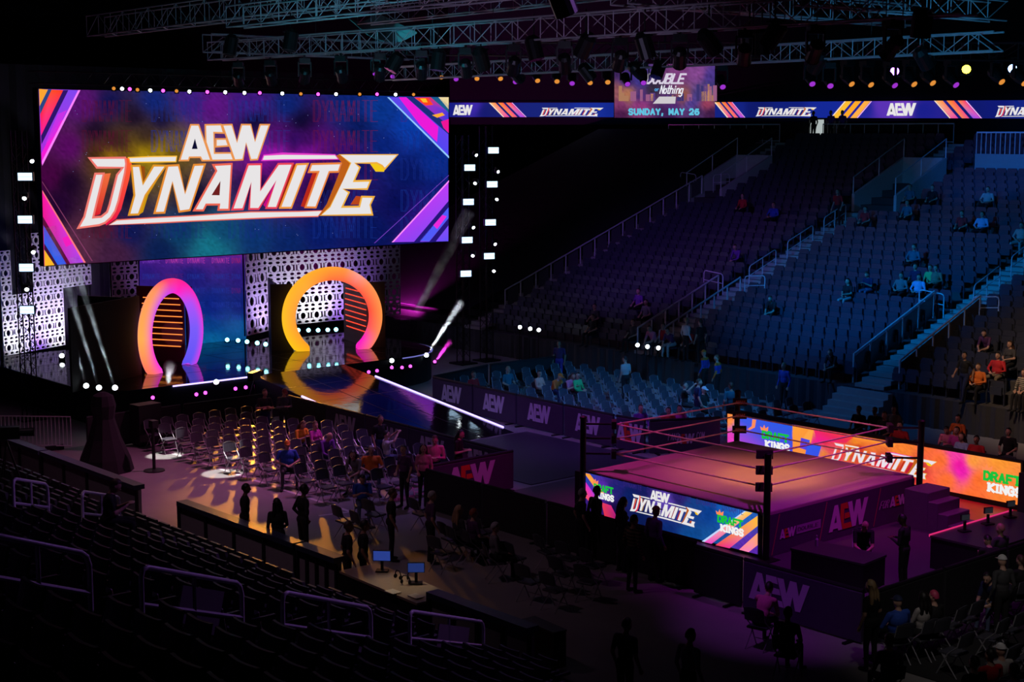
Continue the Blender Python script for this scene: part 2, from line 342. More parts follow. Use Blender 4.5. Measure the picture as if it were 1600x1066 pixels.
# ---------------------------------------------------------------- people: one continuous skin per pose, grown from tapered limbs
def _cap(mb, a, b, r0, r1, n=10):
    a, b = Vector(a), Vector(b); d = (b-a); L = d.length; t = d/L
    pts = [a-t*r0*.9, a-t*r0*.6, a, b, b+t*r1*.6, b+t*r1*.9]; rs = [r0*.4, r0*.8, r0, r1, r1*.8, r1*.4]
    mb.tube(pts, rs, n)
def person_mesh(name, J):
    """J: pelvis, neck (points), lean, knees, ankles, toes, elbows, wrists, gaze pitch and yaw. Faces +X, left is +Y.
    slots: skin, shirt, trousers, shoes, sleeve, eye, lip"""
    mb = MB(); prim = []
    def cap(a, b, r0, r1, m):
        _cap(mb, a, b, r0, r1); prim.append(('c', Vector(a), Vector(b), r0, r1, m))
    def ell(c, r, M, m):
        mb.ell(c, r, 14, 10, M=M); prim.append(('e', Vector(c), r, M, m))
    P, N = Vector(J['pelvis']), Vector(J['neck']); ax = (N-P).normalized(); L = (N-P).length
    ya = Vector((0, 1, 0)); xa = ya.cross(ax).normalized(); T = Matrix((xa, ya, ax)).transposed()
    k = J.get('k', 1.0); fat = J.get('fat', 1.0); sh = J.get('sh', .19)
    ell(P+ax*.02, (.125*fat, .17*fat, .13), T, 2)
    ell(P+ax*L*.36+xa*.015*(fat*3-2), (.11*fat**1.5, .15*fat, .16), T, 1)
    ell(P+ax*L*.68, (.125*fat, .168*fat, .19), T, 1)
    if J.get('bust'): 
        for s in (-1, 1): ell(P+ax*L*.66+xa*.09+ya*s*.07, (.06, .065, .06), T, 1)
    S0 = P+ax*L*.90
    cap(S0-ya*sh*.85, S0+ya*sh*.85, .062, .062, 1)
    cap(P+ax*L*.93, N+xa*.01+ax*.04, .075, .055, 0)
    gp, gy = J.get('gaze', (0, 0)); H = Matrix.Rotation(gy, 3, 'Z') @ Matrix.Rotation(gp, 3, 'Y')
    hc = N+ax*.10+H @ Vector((.035, 0, .075))
    ell(hc, (.098, .077, .115), H, 0); ell(hc+H @ Vector((.03, 0, -.06)), (.062, .054, .056), H, 0)
    cap(hc+H @ Vector((.09, 0, .01)), hc+H @ Vector((.112, 0, -.022)), .010, .016, 0)
    for s in (-1, 1): ell(hc+H @ Vector((-.005, s*.078, -.012)), (.018, .012, .032), H, 0)
    for i, s in enumerate((1, -1)):
        hip = P+ya*s*.09; kn = Vector(J['knee'][i]); an = Vector(J['ankle'][i]); to = Vector(J['toe'][i])
        cap(hip, kn, .088*fat, .058, 2); cap(kn, an, .057, .041, J.get('shin', 2)); cap(an-Vector((0, 0, .03)), to, .045, .036, 3)
        shd = S0+ya*s*sh; el = Vector(J['elbow'][i]); wr = Vector(J['wrist'][i])
        mid = shd.lerp(el, .75)
        cap(shd, mid, .057*fat**.5, .047, 1); cap(mid, el, .045, .040, 4); cap(el, wr, .041, .028, 4)
        fd = (wr-el).normalized(); cu = Vector(J.get('curl', (0, 0, -1))); sd = fd.cross(cu)
        if sd.length < .2: sd = fd.cross(Vector((1, 0, 0)))
        sd.normalize(); cu = sd.cross(fd).normalized()
        cap(wr+fd*.03-sd*.018, wr+fd*.075-sd*.024, .018, .017, 0); cap(wr+fd*.03+sd*.018, wr+fd*.075+sd*.024, .018, .017, 0); cap(wr, wr+fd*.05, .026, .028, 0)
        for q, ln in enumerate((.058, .068, .064, .048)):
            b0 = wr+fd*.08+sd*(-.036+.024*q); b1 = b0+fd*ln*.55+cu*.008; b2 = b1+(fd*.6+cu*.6).normalized()*ln*.55
            cap(b0, b1, .0105, .010, 0); cap(b1, b2, .010, .009, 0)
        t0 = wr+fd*.03-sd*.035*s*0-sd*.03; t1 = t0+fd*.035-sd*.028; t2 = t1+fd*.03+cu*.012
        cap(t0, t1, .014, .012, 0); cap(t1, t2, .012, .010, 0)
    tmp = bpy.data.objects.new('tmp', mb.mesh('tmp', [])); COL.objects.link(tmp)
    md = tmp.modifiers.new('r', 'REMESH'); md.mode = 'VOXEL'; md.voxel_size = .0145
    sm = tmp.modifiers.new('s', 'SMOOTH'); sm.factor = .5; sm.iterations = 3
    dg = bpy.context.evaluated_depsgraph_get(); me = bpy.data.meshes.new_from_object(tmp.evaluated_get(dg)); me.name = name
    bpy.data.objects.remove(tmp)
    n = len(me.polygons); C = np.empty(n*3); me.polygons.foreach_get('center', C); C = C.reshape(-1, 3)
    best = np.full(n, 9.0); idx = np.zeros(n, int)
    for p in prim:
        if p[0] == 'c':
            a, b = np.array(p[1]), np.array(p[2]); ab = b-a; t = np.clip(((C-a)@ab)/(ab@ab), 0, 1)
            d = np.linalg.norm(C-a-t[:, None]*ab, axis=1)-(p[3]*(1-t)+p[4]*t)
        else:
            q = (C-np.array(p[1]))@np.array(p[3]); r = np.array(p[2]); d = (np.linalg.norm(q/r, axis=1)-1)*r.min()
        m_ = d < best; best[m_] = d[m_]; idx[m_] = p[-1]
    Hn = np.array(H); q = (C-np.array(hc))@Hn
    for s in (-1, 1): idx[np.linalg.norm(q-np.array((.094, s*.031, .012)), axis=1) < .016] = 5
    idx[(np.abs(q[:, 1]) < .024) & (np.abs(q[:, 2]+.058) < .008) & (q[:, 0] > .06)] = 6
    for i in range(7): me.materials.append(BLACK)
    me.polygons.foreach_set('material_index', idx.astype(np.int32)); me.polygons.foreach_set('use_smooth', [True]*n); me.update()
    def cut(hb, nm):
        h = hb.mesh(nm, [BLACK], smooth=True); return h
    hair = {}
    def dome(r, nz, off, lim):
        hb = MB(); e = MB(); e.ell((0, 0, 0), r, 16, 12)
        keep = [v for v in e.v]; fs = [f for f in e.f if all(keep[i][2] > lim(keep[i][0]) for i in f)]
        hb.add([tuple(hc+H @ (Vector(v)+Vector(off))) for v in e.v], fs); return hb
    hb = dome((.112, .092, .128), 0, (-.012, 0, .01), lambda x: .03+.9*max(-.08, min(.06, x))); hair['short'] = cut(hb, 'hair')
    hb = dome((.116, .098, .132), 0, (-.014, 0, .01), lambda x: .03+1.4*max(-.1, min(.06, x)))
    for s, yy in ((-1, -.062), (0, 0), (1, .062)):
        a = hc+H @ Vector((-.055, yy, .03)); b = hc+H @ Vector((-.085, yy*1.25, -.12)); c_ = b+Vector((-.02, yy*.3, -.17))
        hb.tube([a, b, c_, c_+Vector((0, 0, -.05))], [.045, .05, .042, .012], 8)
    hair['long'] = cut(hb, 'hair')
    hb = dome((.113, .092, .124), 0, (-.006, 0, .012), lambda x: .025)
    hb.add([tuple(hc+H @ Vector(v)) for v in [(.07, -.075, .04), (.12, -.06, .036), (.185, -.03, .024), (.185, .03, .024), (.12, .06, .036), (.07, .075, .04), (.07, -.075, .05), (.12, -.06, .046), (.185, -.03, .034), (.185, .03, .034), (.12, .06, .046), (.07, .075, .05)]],
           [(5, 4, 3, 2, 1, 0), (6, 7, 8, 9, 10, 11), (0, 1, 7, 6), (1, 2, 8, 7), (2, 3, 9, 8), (3, 4, 10, 9), (4, 5, 11, 10)])
    hair['cap'] = cut(hb, 'cap')
    return {'body': me, 'hair': hair, 'hand': Vector(J['wrist'][1]), 'z': P.z}
def stand(**kw):
    d = dict(pelvis=(0, 0, .95), neck=(.02, 0, 1.47), knee=[(.03, .10, .50), (.02, -.10, .50)], ankle=[(-.01, .11, .09), (0, -.12, .09)], toe=[(.15, .13, .035), (.16, -.15, .035)],
             elbow=[(-.03, .25, 1.14), (-.03, -.25, 1.14)], wrist=[(.09, .25, .90), (.09, -.25, .90)], gaze=(.05, 0), curl=(0, 0, -1))
    d.update(kw); return d
def sit(**kw):
    d = dict(pelvis=(-.04, 0, .57), neck=(-.06, 0, 1.08), knee=[(.40, .13, .53), (.40, -.12, .53)], ankle=[(.40, .13, .09), (.44, -.13, .09)], toe=[(.56, .15, .035), (.60, -.16, .035)],
             elbow=[(-.02, .26, .76), (-.02, -.26, .76)], wrist=[(.22, .16, .68), (.22, -.14, .68)], gaze=(.08, 0), curl=(0, 0, -1))
    d.update(kw); return d
POSE = {
 'stand': person_mesh('standing_body', stand()),
 'stand_f': person_mesh('standing_body', stand(sh=.165, bust=True, elbow=[(-.03, .22, 1.14), (.02, -.22, 1.14)], wrist=[(.08, .22, .90), (.2, -.12, 1.02)], gaze=(.1, .2))),
 'crossed': person_mesh('standing_body', stand(elbow=[(.06, .26, 1.13), (.06, -.26, 1.13)], wrist=[(.23, .0, 1.15), (.21, .02, 1.20)], gaze=(.05, .3))),
 'hold': person_mesh('standing_body', stand(elbow=[(.02, .25, 1.12), (.02, -.25, 1.12)], wrist=[(.27, .09, 1.18), (.27, -.09, 1.18)], gaze=(.4, 0))),
 'hips': person_mesh('standing_body', stand(fat=1.08, elbow=[(-.06, .36, 1.15), (-.06, -.36, 1.15)], wrist=[(.04, .19, .99), (.04, -.19, .99)], ankle=[(0, .17, .09), (0, -.17, .09)], toe=[(.15, .21, .035), (.15, -.21, .035)], knee=[(.02, .14, .50), (.02, -.14, .50)])),
 'walk': person_mesh('walking_body', stand(knee=[(.18, .10, .52), (-.03, -.10, .48)], ankle=[(.26, .10, .11), (-.28, -.11, .16)], toe=[(.42, .11, .07), (-.15, -.12, .05)], elbow=[(-.16, .25, 1.16), (.1, -.25, 1.14)], wrist=[(-.08, .26, .92), (.28, -.22, 1.0)])),
 'lean': person_mesh('standing_body', stand(neck=(.22, 0, 1.40), elbow=[(.26, .26, 1.08), (.26, -.26, 1.08)], wrist=[(.48, .12, 1.06), (.48, -.12, 1.06)], gaze=(.25, 0))),
 'sit': person_mesh('seated_body', sit()),
 'sit_wide': person_mesh('seated_body', sit(fat=1.28, sh=.21, knee=[(.38, .2, .53), (.38, -.2, .53)], ankle=[(.38, .2, .09), (.4, -.22, .09)], toe=[(.53, .25, .035), (.55, -.27, .035)], elbow=[(.02, .33, .78), (.02, -.33, .78)], wrist=[(.25, .10, .72), (.26, -.1, .72)])),
 'sit_f': person_mesh('seated_body', sit(sh=.165, bust=True, elbow=[(.03, .22, .78), (.03, -.22, .78)], wrist=[(.24, .08, .76), (.24, -.06, .72)], gaze=(.2, -.3))),
 'sit_phone': person_mesh('seated_body', sit(neck=(.05, 0, 1.06), elbow=[(.12, .23, .74), (.12, -.23, .74)], wrist=[(.34, .08, .86), (.34, -.08, .86)], gaze=(.6, 0))),
 'sit_lean': person_mesh('seated_body', sit(neck=(.24, 0, 1.0), elbow=[(.34, .2, .64), (.34, -.2, .64)], wrist=[(.54, .04, .56), (.54, -.04, .56)], gaze=(.35, .35))),
 'sit_up': person_mesh('seated_body', sit(elbow=[(.12, .27, 1.1), (.12, -.27, 1.1)], wrist=[(.3, .09, 1.3), (.3, -.09, 1.3)], gaze=(-.05, 0))),
}
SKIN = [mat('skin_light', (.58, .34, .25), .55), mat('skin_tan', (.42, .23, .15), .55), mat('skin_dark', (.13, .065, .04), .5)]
HAIR = {'black': mat('hair_black', (.012, .010, .010), .5), 'brown': mat('hair_brown', (.07, .035, .02), .5), 'blond': mat('hair_blond', (.45, .30, .15), .5), 'grey': mat('hair_grey', (.35, .34, .34), .5), 'pink': mat('hair_pink', (.62, .06, .16), .5),
        'orange': mat('cap_orange', (.75, .22, .02), .7), 'white': mat('cap_white', (.7, .7, .7), .7), 'navy': mat('cap_navy', (.02, .03, .1), .7), 'red': mat('hair_red', (.28, .07, .03), .5)}
CLOTH = {k: mat('cloth_'+k, v, .85, scale=30, var=.2) for k, v in dict(black=(.012, .012, .014), white=(.72, .72, .74), grey=(.2, .2, .21), charcoal=(.06, .06, .065), blue=(.03, .10, .55), navy=(.012, .02, .08), teal=(.02, .16, .22), orange=(.85, .20, .03), amber=(.80, .36, .02), red=(.60, .02, .03), pink=(.75, .22, .38), purple=(.18, .05, .35), magenta=(.6, .05, .4), green=(.05, .60, .18), peach=(.8, .42, .3), cream=(.6, .5, .35), denim=(.09, .12, .22), stone=(.45, .42, .40), khaki=(.25, .2, .13), lightblue=(.35, .5, .8), plum=(.1, .03, .12)).items()}
def stripes(name, a, b, sc):
    if name in MATS: return MATS[name]
    m = mat(name, a, .85); nt = m.node_tree; w_ = nt.nodes.new('ShaderNodeTexWave'); w_.inputs['Scale'].default_value = sc; w_.bands_direction = 'Z'
    tc = nt.nodes.new('ShaderNodeTexCoord'); nt.links.new(tc.outputs['Object'], w_.inputs['Vector'])
    r = nt.nodes.new('ShaderNodeValToRGB'); r.color_ramp.interpolation = 'CONSTANT'; r.color_ramp.elements[0].color = (*a, 1); r.color_ramp.elements[1].color = (*b, 1); r.color_ramp.elements[1].position = .5
    nt.links.new(w_.outputs[0], r.inputs[0]); nt.links.new(r.outputs[0], nt.nodes['Principled BSDF'].inputs['Base Color']); return m
CLOTH['striped'] = stripes('cloth_striped', (.5, .46, .36), (.06, .06, .06), 5)
CLOTH['plaid'] = stripes('cloth_plaid', (.22, .14, .08), (.03, .02, .02), 4)
def person(pose, loc, face, shirt, label, trousers='charcoal', skin=0, hair=('short', 'brown'), sleeve=None, h=1.0, group=None, seat=.45, shoe='black'):
    """loc: the floor below the hips; face: heading in degrees; seat: height of what they sit on"""
    p = POSE[pose]; dz = 0
    t = thing('person', label, 'person', loc, math.radians(face), group)
    if p['z'] < .8: dz = seat-.45
    b = objm('body', p['body'], t); b.location = (0, 0, dz); b.scale = (h, h, h)
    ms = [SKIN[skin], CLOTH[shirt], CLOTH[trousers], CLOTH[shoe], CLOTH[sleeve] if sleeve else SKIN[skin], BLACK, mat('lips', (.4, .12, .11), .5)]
    for i, m in enumerate(ms): b.material_slots[i].link = 'OBJECT'; b.material_slots[i].material = m
    if hair:
        hm = p['hair'][hair[0]]; o = objm('cap' if hair[0] == 'cap' else 'hair', hm, t); o.location = (0, 0, dz); o.scale = (h, h, h)
        o.material_slots[0].link = 'OBJECT'; o.material_slots[0].material = HAIR[hair[1]]
    return t

# ---------------------------------------------------------------- the setting
def plane_struct(name, pts, m):
    mb = MB(); mb.poly(pts); return struct(mb.build(name, m))
FLOORM = mat('arena_floor', (.30, .29, .29), .55, scale=.9, var=.22)
plane_struct('floor', [(-75, -13.2, 0), (45, -13.2, 0), (45, 14.1, 0), (-75, 14.1, 0)], FLOORM)
VOID = mat('dark_wall', (.012, .012, .016), .9)
plane_struct('ceiling', [(-75, -60, 27), (-75, 70, 27), (60, 70, 27), (60, -60, 27)], VOID)
plane_struct('wall_back', [(-75, -60, -1), (-75, 70, -1), (-75, 70, 27), (-75, -60, 27)], VOID)
plane_struct('wall_right', [(-75, 70, -1), (60, 70, -1), (60, 70, 27), (-75, 70, 27)], VOID)
# white line, ringside mats and an added dark sheet
mb = MB(); a, b = at(262, 706, z=.003), at(558, 803, z=.003); d = np.array([b[1]-a[1], -(b[0]-a[0]), 0]); d = d/np.linalg.norm(d)*.06
mb.poly([a-d, b-d, b+d, a+d]); a, b = at(498, 806, z=.003), at(556, 799, z=.003); d = np.array([b[1]-a[1], -(b[0]-a[0]), 0]); d = d/np.linalg.norm(d)*.05; mb.poly([a-d, b-d, b+d, a+d])
struct(mb.build('trim_1', mat('floor_tape', (.75, .72, .75), .6)))
mb = MB(); mb.box((1.3, -.6, .012), (15.0, 11.0, .02)); struct(mb.build('trim_2', mat('ringside_mat', (.075, .07, .085), .5, scale=2)))
mb = MB(); mb.box((-9.4, .5, .014), (6.0, 5.2, .02)); struct(mb.build('trim_3', mat('aisle_mat', (.035, .035, .055), .5, scale=2)))

mb = MB(); mb.box((12.1, -3.0, .012), (6.6, 8.2, .02)); struct(mb.build('trim_dark_patch', mat('darkened_floor_patch', (.02, .02, .022), .7)))  # dark sheet added to keep the floor dim under the right chairs

# the far bank of seats: risers, stairs, drape
FY, FZ, FT, PITCHR = 14.2, 1.03, .372, .85
NROW = 27
def frow(k): return FY+PITCHR*k, FZ+PITCHR*FT*k
def bank(name, x0, x1, y0, z0, tan, n, sgn, m):
    mb = MB(); r = PITCHR*tan
    for k in range(n):
        y, z = y0+sgn*PITCHR*k, z0+r*k
        mb.box(((x0+x1)/2, y+sgn*PITCHR/2, z-.25), (x1-x0, PITCHR, .5))
    return struct(mb.build(name, m))
bank('floor_tier_far', -44, 16, FY, FZ, FT, NROW, 1, mat('tier_concrete', (.07, .068, .07), .85))
mb = MB(); ytop, ztop = frow(NROW)
mb.box((-14, ytop+3, ztop-.2), (60, 6, .3)); struct(mb.build('floor_concourse', mat('tier_concrete', (.07, .068, .07))))
plane_struct('wall_concourse', [(-44, ytop+6, ztop), (16, ytop+6, ztop), (16, ytop+6, 10.75), (-44, ytop+6, 10.75)], VOID)
# pleated drape under the first row
mb = MB(); n = 460; vs = []
for i in range(n+1):
    x = -44+60*i/n; y = 14.08+.05*math.sin(i*1.7)*(1+.5*math.sin(i*.31)); vs += [(x, y, 0), (x, y+.02, FZ+.02)]
mb.add(vs, [(2*i, 2*i+2, 2*i+3, 2*i+1) for i in range(n)]); o = mb.build('floor_drape', mat('drape_grey', (.05, .052, .06), .9)); o.name = 'bank_drape'; tag(o, 'long pleated dark drape hanging below the front row of the far seats', 'drape')

# near bank
NY, NZ, NT = -13.9, .58, .42
def nrow(k): return NY-PITCHR*k, NZ+PITCHR*NT*k
bank('floor_tier_near', -30, 32, NY, NZ, NT, 24, -1, mat('tier_concrete', (.07, .068, .07)))

# ---------------------------------------------------------------- stage
SZ = 1.2; SX = -22.6
GLOSS = mat('stage_gloss_deck', (.008, .008, .011), .055, spec=.8, scale=4.0, bump=.10)
st = thing('stage', 'wide black stage with mirror-glossy deck and a lit front edge below the big screen', 'stage', (-28, 0, 0))
def stage_outline():
    p = [(-33.5, -7.5), (SX-1.0, -7.5), (SX, -6.5), (SX, 5.5)]
    for k in range(1, 9):
        a = k/8*PI/2; p.append((SX-2.8*(1-math.cos(a)), 5.5+3.0*math.sin(a)))
    return p+[(-33.5, 8.5)]
so = stage_outline(); mb = MB()
mb.poly([(x+28, y, SZ) for x, y in so]); mb.build('deck', GLOSS, st)
mb = MB()
for (a, b), (c, d) in zip(so[:-1], so[1:]): mb.poly([(a+28, b, 0), (c+28, d, 0), (c+28, d, SZ-.03), (a+28, b, SZ-.03)])
mb.build('skirt', DRAPE, st)
EDGE = mat('violet_led_strip', (.46, .36, 1), emit=2.6)
mb = MB(); a, b = at(270, 602, x=SX+.02), at(403, 584.5, x=SX+.02)
mb.bar((SX+28.03, a[1], SZ-.03), (SX+28.03, b[1], SZ-.03), .04, .05); tag(mb.build('led_strip', EDGE, st), 'violet glowing edge strip')
mb = MB(); pts = [(x+28.03, y+.03, SZ-.03) for x, y in so[3:12]]
mb.tube(pts, .025, 6); mb.build('led_strip', mat('dim_led_strip', (.3, .3, 1), emit=.5), st)
mb = MB()
for i in range(1, 7): mb.box((-5.5+(i*1.75), .5, SZ+.001), (.012, 15, .004))
for j in range(-3, 5): mb.box((0, j*1.9, SZ+.001), (10.2, .012, .004))
mb.build('deck_joint', mat('deck_joint', (.004, .004, .004), .6), st)

# ramp
RY0, RY1, RXe = -1.35, 2.7, -12.6
rp = thing('entrance_ramp', 'long glossy black ramp sloping from the stage down towards the ring', 'ramp', (SX, .7, 0))
def rz(x): return SZ*(RXe-x)/(RXe-SX)
mb = MB(); mb.poly([(0, RY0-.7, SZ+.004), (RXe-SX, RY0-.7, .01), (RXe-SX, RY1-.7, .01), (0, RY1-.7, SZ+.004)]); mb.build('deck', GLOSS, rp)
mb = MB()
for y in (RY0-.7, RY1-.7): mb.poly([(0, y, 0), (RXe-SX, y, 0), (0, y, SZ)])
mb.build('side_panel', BLACK, rp)
for y, s, x0, x1 in ((RY0, -1, -19.4, -16.5), (RY1, 1, -20.6, -13.2)):
    mb = MB(); mb.bar((x0-SX, y-.7+s*.03, rz(x0)+.02), (x1-SX, y-.7+s*.03, rz(x1)+.02), .05, .06); tag(mb.build('led_strip', EDGE, rp), 'violet glowing edge strip')
mb = MB()
for y in (-.4, .7): mb.bar((0, y, SZ+.008), (RXe-SX, y, .014), .015, .004)
for x in (2, 4, 6, 8): mb.box((x, 0, rz(SX+x)+.006), (.015, 4, .004))
mb.build('deck_joint', mat('deck_joint_pale', (.05, .045, .045), .4), rp)

# glowing keyhole arches
def arch(label, c, rz_, colf, barcol, wall, wing_l, wing_r, depth, ftop, flare=0.0):
    t = thing('light_arch', label, 'arch', (c[0], c[1], SZ), rz_)           # local +X faces out
    R, rr, rd = 1.80, .285, .22; zc = 1.37; nA, nB = 72, 16; vs = []; cols = []
    for i in range(nA+1):
        a = math.radians(-56+(292)*i/nA)
        for k in range(nB):
            b = 2*PI*k/nB; q = abs(math.cos(b))**.75*(1 if math.cos(b) > 0 else -1); s_ = abs(math.sin(b))**.75*(1 if math.sin(b) > 0 else -1)
            r = R+rr*q; y = r*math.cos(a); z = max(0.0, zc+r*math.sin(a))
            if z < zc: y = (max(abs(y), .98+.0*s_))*(1 if y > 0 else -1)
            vs.append((rd*s_, y, z)); cols.append(colf(a, q, s_))
    fs = [(i*nB+k, i*nB+(k+1) % nB, (i+1)*nB+(k+1) % nB, (i+1)*nB+k) for i in range(nA) for k in range(nB)]
    fs += [tuple(range(nB)), tuple(nA*nB+nB-1-k for k in range(nB))]
    mb = MB(); mb.add(vs, fs, 0, cols); mb.build('glowing_ring', screen_mat('arch_glow', 1.05), t, colour=True, smooth=True)
    for y0, y1, nm in ((wing_l[0], wing_l[1], 'wing_panel'), (wing_r[0], wing_r[1], 'wing_panel')):
        mb = MB(); mb.box((-.32, (y0+y1)/2, ftop/2), (.08, abs(y1-y0), ftop)); mb.build(nm, DRAPE, t)
    mb = MB(); mb.box((-.4-depth/2, 1.55-flare/2, ftop/2), (math.hypot(depth, flare), .08, ftop), rz=math.atan2(flare, depth)); tag(mb.build('tunnel_wall', wall, t), 'inner side wall carrying rows of light bars')
    mb = MB(); mb.box((-.4-depth/2, -2.3, ftop/2), (depth, .08, ftop)); mb.build('tunnel_wall', BLACK, t)
    bm = mat('light_bar_'+label.split()[0], barcol, emit=1.25)
    zs = [.62+.235*i for i in range(9)]
    me = None
    for i, z in enumerate(zs):
        mb = MB(); k = math.cos((z-1.5)/1.25*1.1); mb.box((-.40-depth*.47, 1.50-flare*.47, z), (depth*(.9-.35*(1-k)), .03, .035), rz=math.atan2(flare, depth)); mb.build('light_bar', bm, t)
    return t
def lerp_c(stops, t):
    for (a, ca), (b, cb) in zip(stops[:-1], stops[1:]):
        if t <= b: k = (t-a)/(b-a); k = max(0, min(1, k)); return np.array(ca)*(1-k)+np.array(cb)*k
    return np.array(stops[-1][1])
def col_right(a, q, s):
    d = math.degrees(a)  # local +Y is to the right of the picture
    o = lerp_c([(-60, S(255, 40, 150)), (-35, S(255, 130, 90)), (0, S(255, 150, 70)), (40, S(255, 150, 85)), (58, S(255, 160, 150)), (75, S(255, 150, 60)), (100, S(255, 165, 45)), (180, S(255, 192, 35)), (240, S(255, 195, 15))], d)
    i = lerp_c([(-60, S(235, 10, 190)), (-35, S(250, 20, 190)), (-18, S(255, 80, 90)), (10, S(255, 75, 60)), (60, S(255, 95, 70)), (95, S(255, 110, 60)), (130, S(255, 165, 60)), (180, S(250, 150, 60)), (240, S(250, 160, 20))], d)
    k = max(0, min(1, .5+.5*q)); c = i*(1-k)+o*k
    return tuple(c)
def col_left(a, q, s):
    d = math.degrees(a)
    o = lerp_c([(-60, S(210, 60, 230)), (-20, S(240, 40, 220)), (30, S(255, 25, 180)), (70, S(255, 20, 140)), (100, S(255, 60, 110)), (125, S(255, 150, 90)), (180, S(255, 170, 80)), (215, S(255, 120, 90)), (240, S(255, 110, 80))], d)
    i = lerp_c([(-60, S(90, 80, 240)), (0, S(120, 90, 245)), (40, S(170, 80, 245)), (80, S(255, 30, 190)), (110, S(190, 70, 240)), (150, S(200, 60, 240)), (190, S(255, 20, 210)), (240, S(235, 40, 230))], d)
    k = max(0, min(1, .45+.55*q)); return tuple(i*(1-k)+o*k)
arch('pink and violet glowing keyhole arch, the left of two on the stage', (-26.1, -2.8), math.radians(29), col_left, S(255, 140, 60), mat('oxblood_wall', (.10, .006, .012), .5), (-5.9, -1.65), (1.6, 2.0), 2.1, 2.95)
arch('yellow and orange glowing keyhole arch, the right of two on the stage', (-26.28, 4.72), math.radians(-27), col_right, S(255, 70, 40), mat('tunnel_wall_grey', (.12, .10, .12), .5), (-2.5, -1.6), (1.6, 2.25), 2.8, 2.75, .6)

# ---------------------------------------------------------------- big screen and its picture
BX = -30.0
scr = thing('video_screen', 'huge video screen with angular white show lettering hanging above the stage', 'screen', (BX, 2.7, 8.4))
def on_big(px, py, l=0):
    p = at(px, py, x=BX); return (l*.010+.02, p[1]-2.7, p[2]-8.4)
PTS = [((130,165),(95,20,120)),((170,165),(10,20,85)),((210,185),(25,10,40)),((190,225),(40,6,35)),((150,205),(22,8,40)),((110,230),(95,10,105)),((80,275),(75,5,70)),((90,320),(35,5,50)),((105,285),(25,5,40)),
 ((240,160),(15,40,125)),((330,165),(100,22,140)),((300,160),(65,32,140)),((390,163),(70,28,140)),((450,165),(10,38,122)),((540,170),(8,38,122)),((590,175),(10,58,155)),((640,200),(10,65,180)),((250,190),(18,12,62)),((400,190),(6,12,58)),((470,190),(3,8,42)),((560,200),(8,28,100)),((600,230),(8,38,130)),((680,255),(8,45,145)),
 ((150,240),(70,40,15)),((230,237),(160,128,8)),((200,238),(130,95,8)),((265,238),(120,92,10)),((230,222),(60,30,15)),((425,238),(165,20,185)),((480,238),(135,16,165)),((540,240),(60,15,120)),((460,222),(30,12,95)),((560,255),(15,22,108)),((640,270),(6,22,98)),((690,300),(12,28,120)),((630,320),(5,16,88)),
 ((200,300),(8,10,55)),((300,310),(10,8,52)),((400,290),(8,12,75)),((500,290),(5,10,62)),((175,243),(170,120,10)),((225,242),(200,160,10)),((250,243),(190,150,10)),((175,224),(25,12,25)),((228,214),(25,12,40)),((200,258),(12,10,50)),((260,258),(12,10,50)),((430,242),(200,30,210)),((480,241),(150,20,180)),((430,224),(40,15,90)),((480,225),(10,12,70)),((430,256),(30,8,80)),((490,256),(12,10,70)),((150,355),(70,32,55)),((200,362),(10,25,90)),((280,362),(10,65,110)),((350,362),(15,78,122)),((330,385),(22,122,145)),((400,372),(10,55,120)),((500,362),(6,28,110)),((580,362),(8,22,98)),((250,392),(10,34,88)),((180,392),(70,32,68)),((130,375),(95,45,75)),((450,380),(8,40,110)),((650,330),(40,20,130))]
SOFT = [220]
def idw(P, X, Y, pw=4.0, soft=350):
    num = 0; den = 0; soft = SOFT[0]
    for (px, py), c in P:
        w_ = 1/((X-px)**2+(Y-py)**2+soft)**(pw/2); num = num+w_[..., None]*s2l(c); den = den+w_
    return num/den[..., None]
def picture(nx, ny, P, quad, fn, mb, rnd=.10, lay=0, dim=1.0):
    """quad: the corners of the picture in the photograph (tl, tr, br, bl)"""
    U, V = np.meshgrid(np.linspace(0, 1, nx), np.linspace(0, 1, ny)); q = [np.array(c, float) for c in quad]
    XY = ((1-U)*(1-V))[..., None]*q[0]+(U*(1-V))[..., None]*q[1]+(U*V)[..., None]*q[2]+((1-U)*V)[..., None]*q[3]
    C = idw(P, XY[..., 0], XY[..., 1]); rg = np.random.RandomState(3)
    C = C*dim*(1+rnd*rg.randn(ny, nx))[..., None]; C = np.clip(C, 0, 1)
    vs = [fn(x, y, lay) for x, y in XY.reshape(-1, 2)]
    mb.add(vs, [(j*nx+i, (j+1)*nx+i, (j+1)*nx+i+1, j*nx+i+1) for j in range(ny-1) for i in range(nx-1)], 0, [tuple(c) for c in C.reshape(-1, 3)])
TL, TR, BR, BL = (60, 139), (700, 152), (700, 377), (68.5, 415.5)
mb = MB(); picture(190, 80, PTS, (TL, TR, BR, BL), on_big, mb, dim=.78); mb.build('display', SCREEN, scr, colour=True)
mb = MB(); c0, c1 = on_big(*TL), on_big(*BR)
mb.box((-.22, (c0[1]+c1[1])/2, (c0[2]+c1[2])/2), (.4, abs(c1[1]-c0[1])+.1, abs(c0[2]-c1[2])+.1)); mb.build('cabinet', BLACKM, scr)
def P_(mb, pts, col, l=1): mb.add([on_big(x, y, l) for x, y in pts], [tuple(range(len(pts)))], 0, [S(*c) for c in col] if hasattr(col[0], '__len__') else S(*col))
mb = MB()
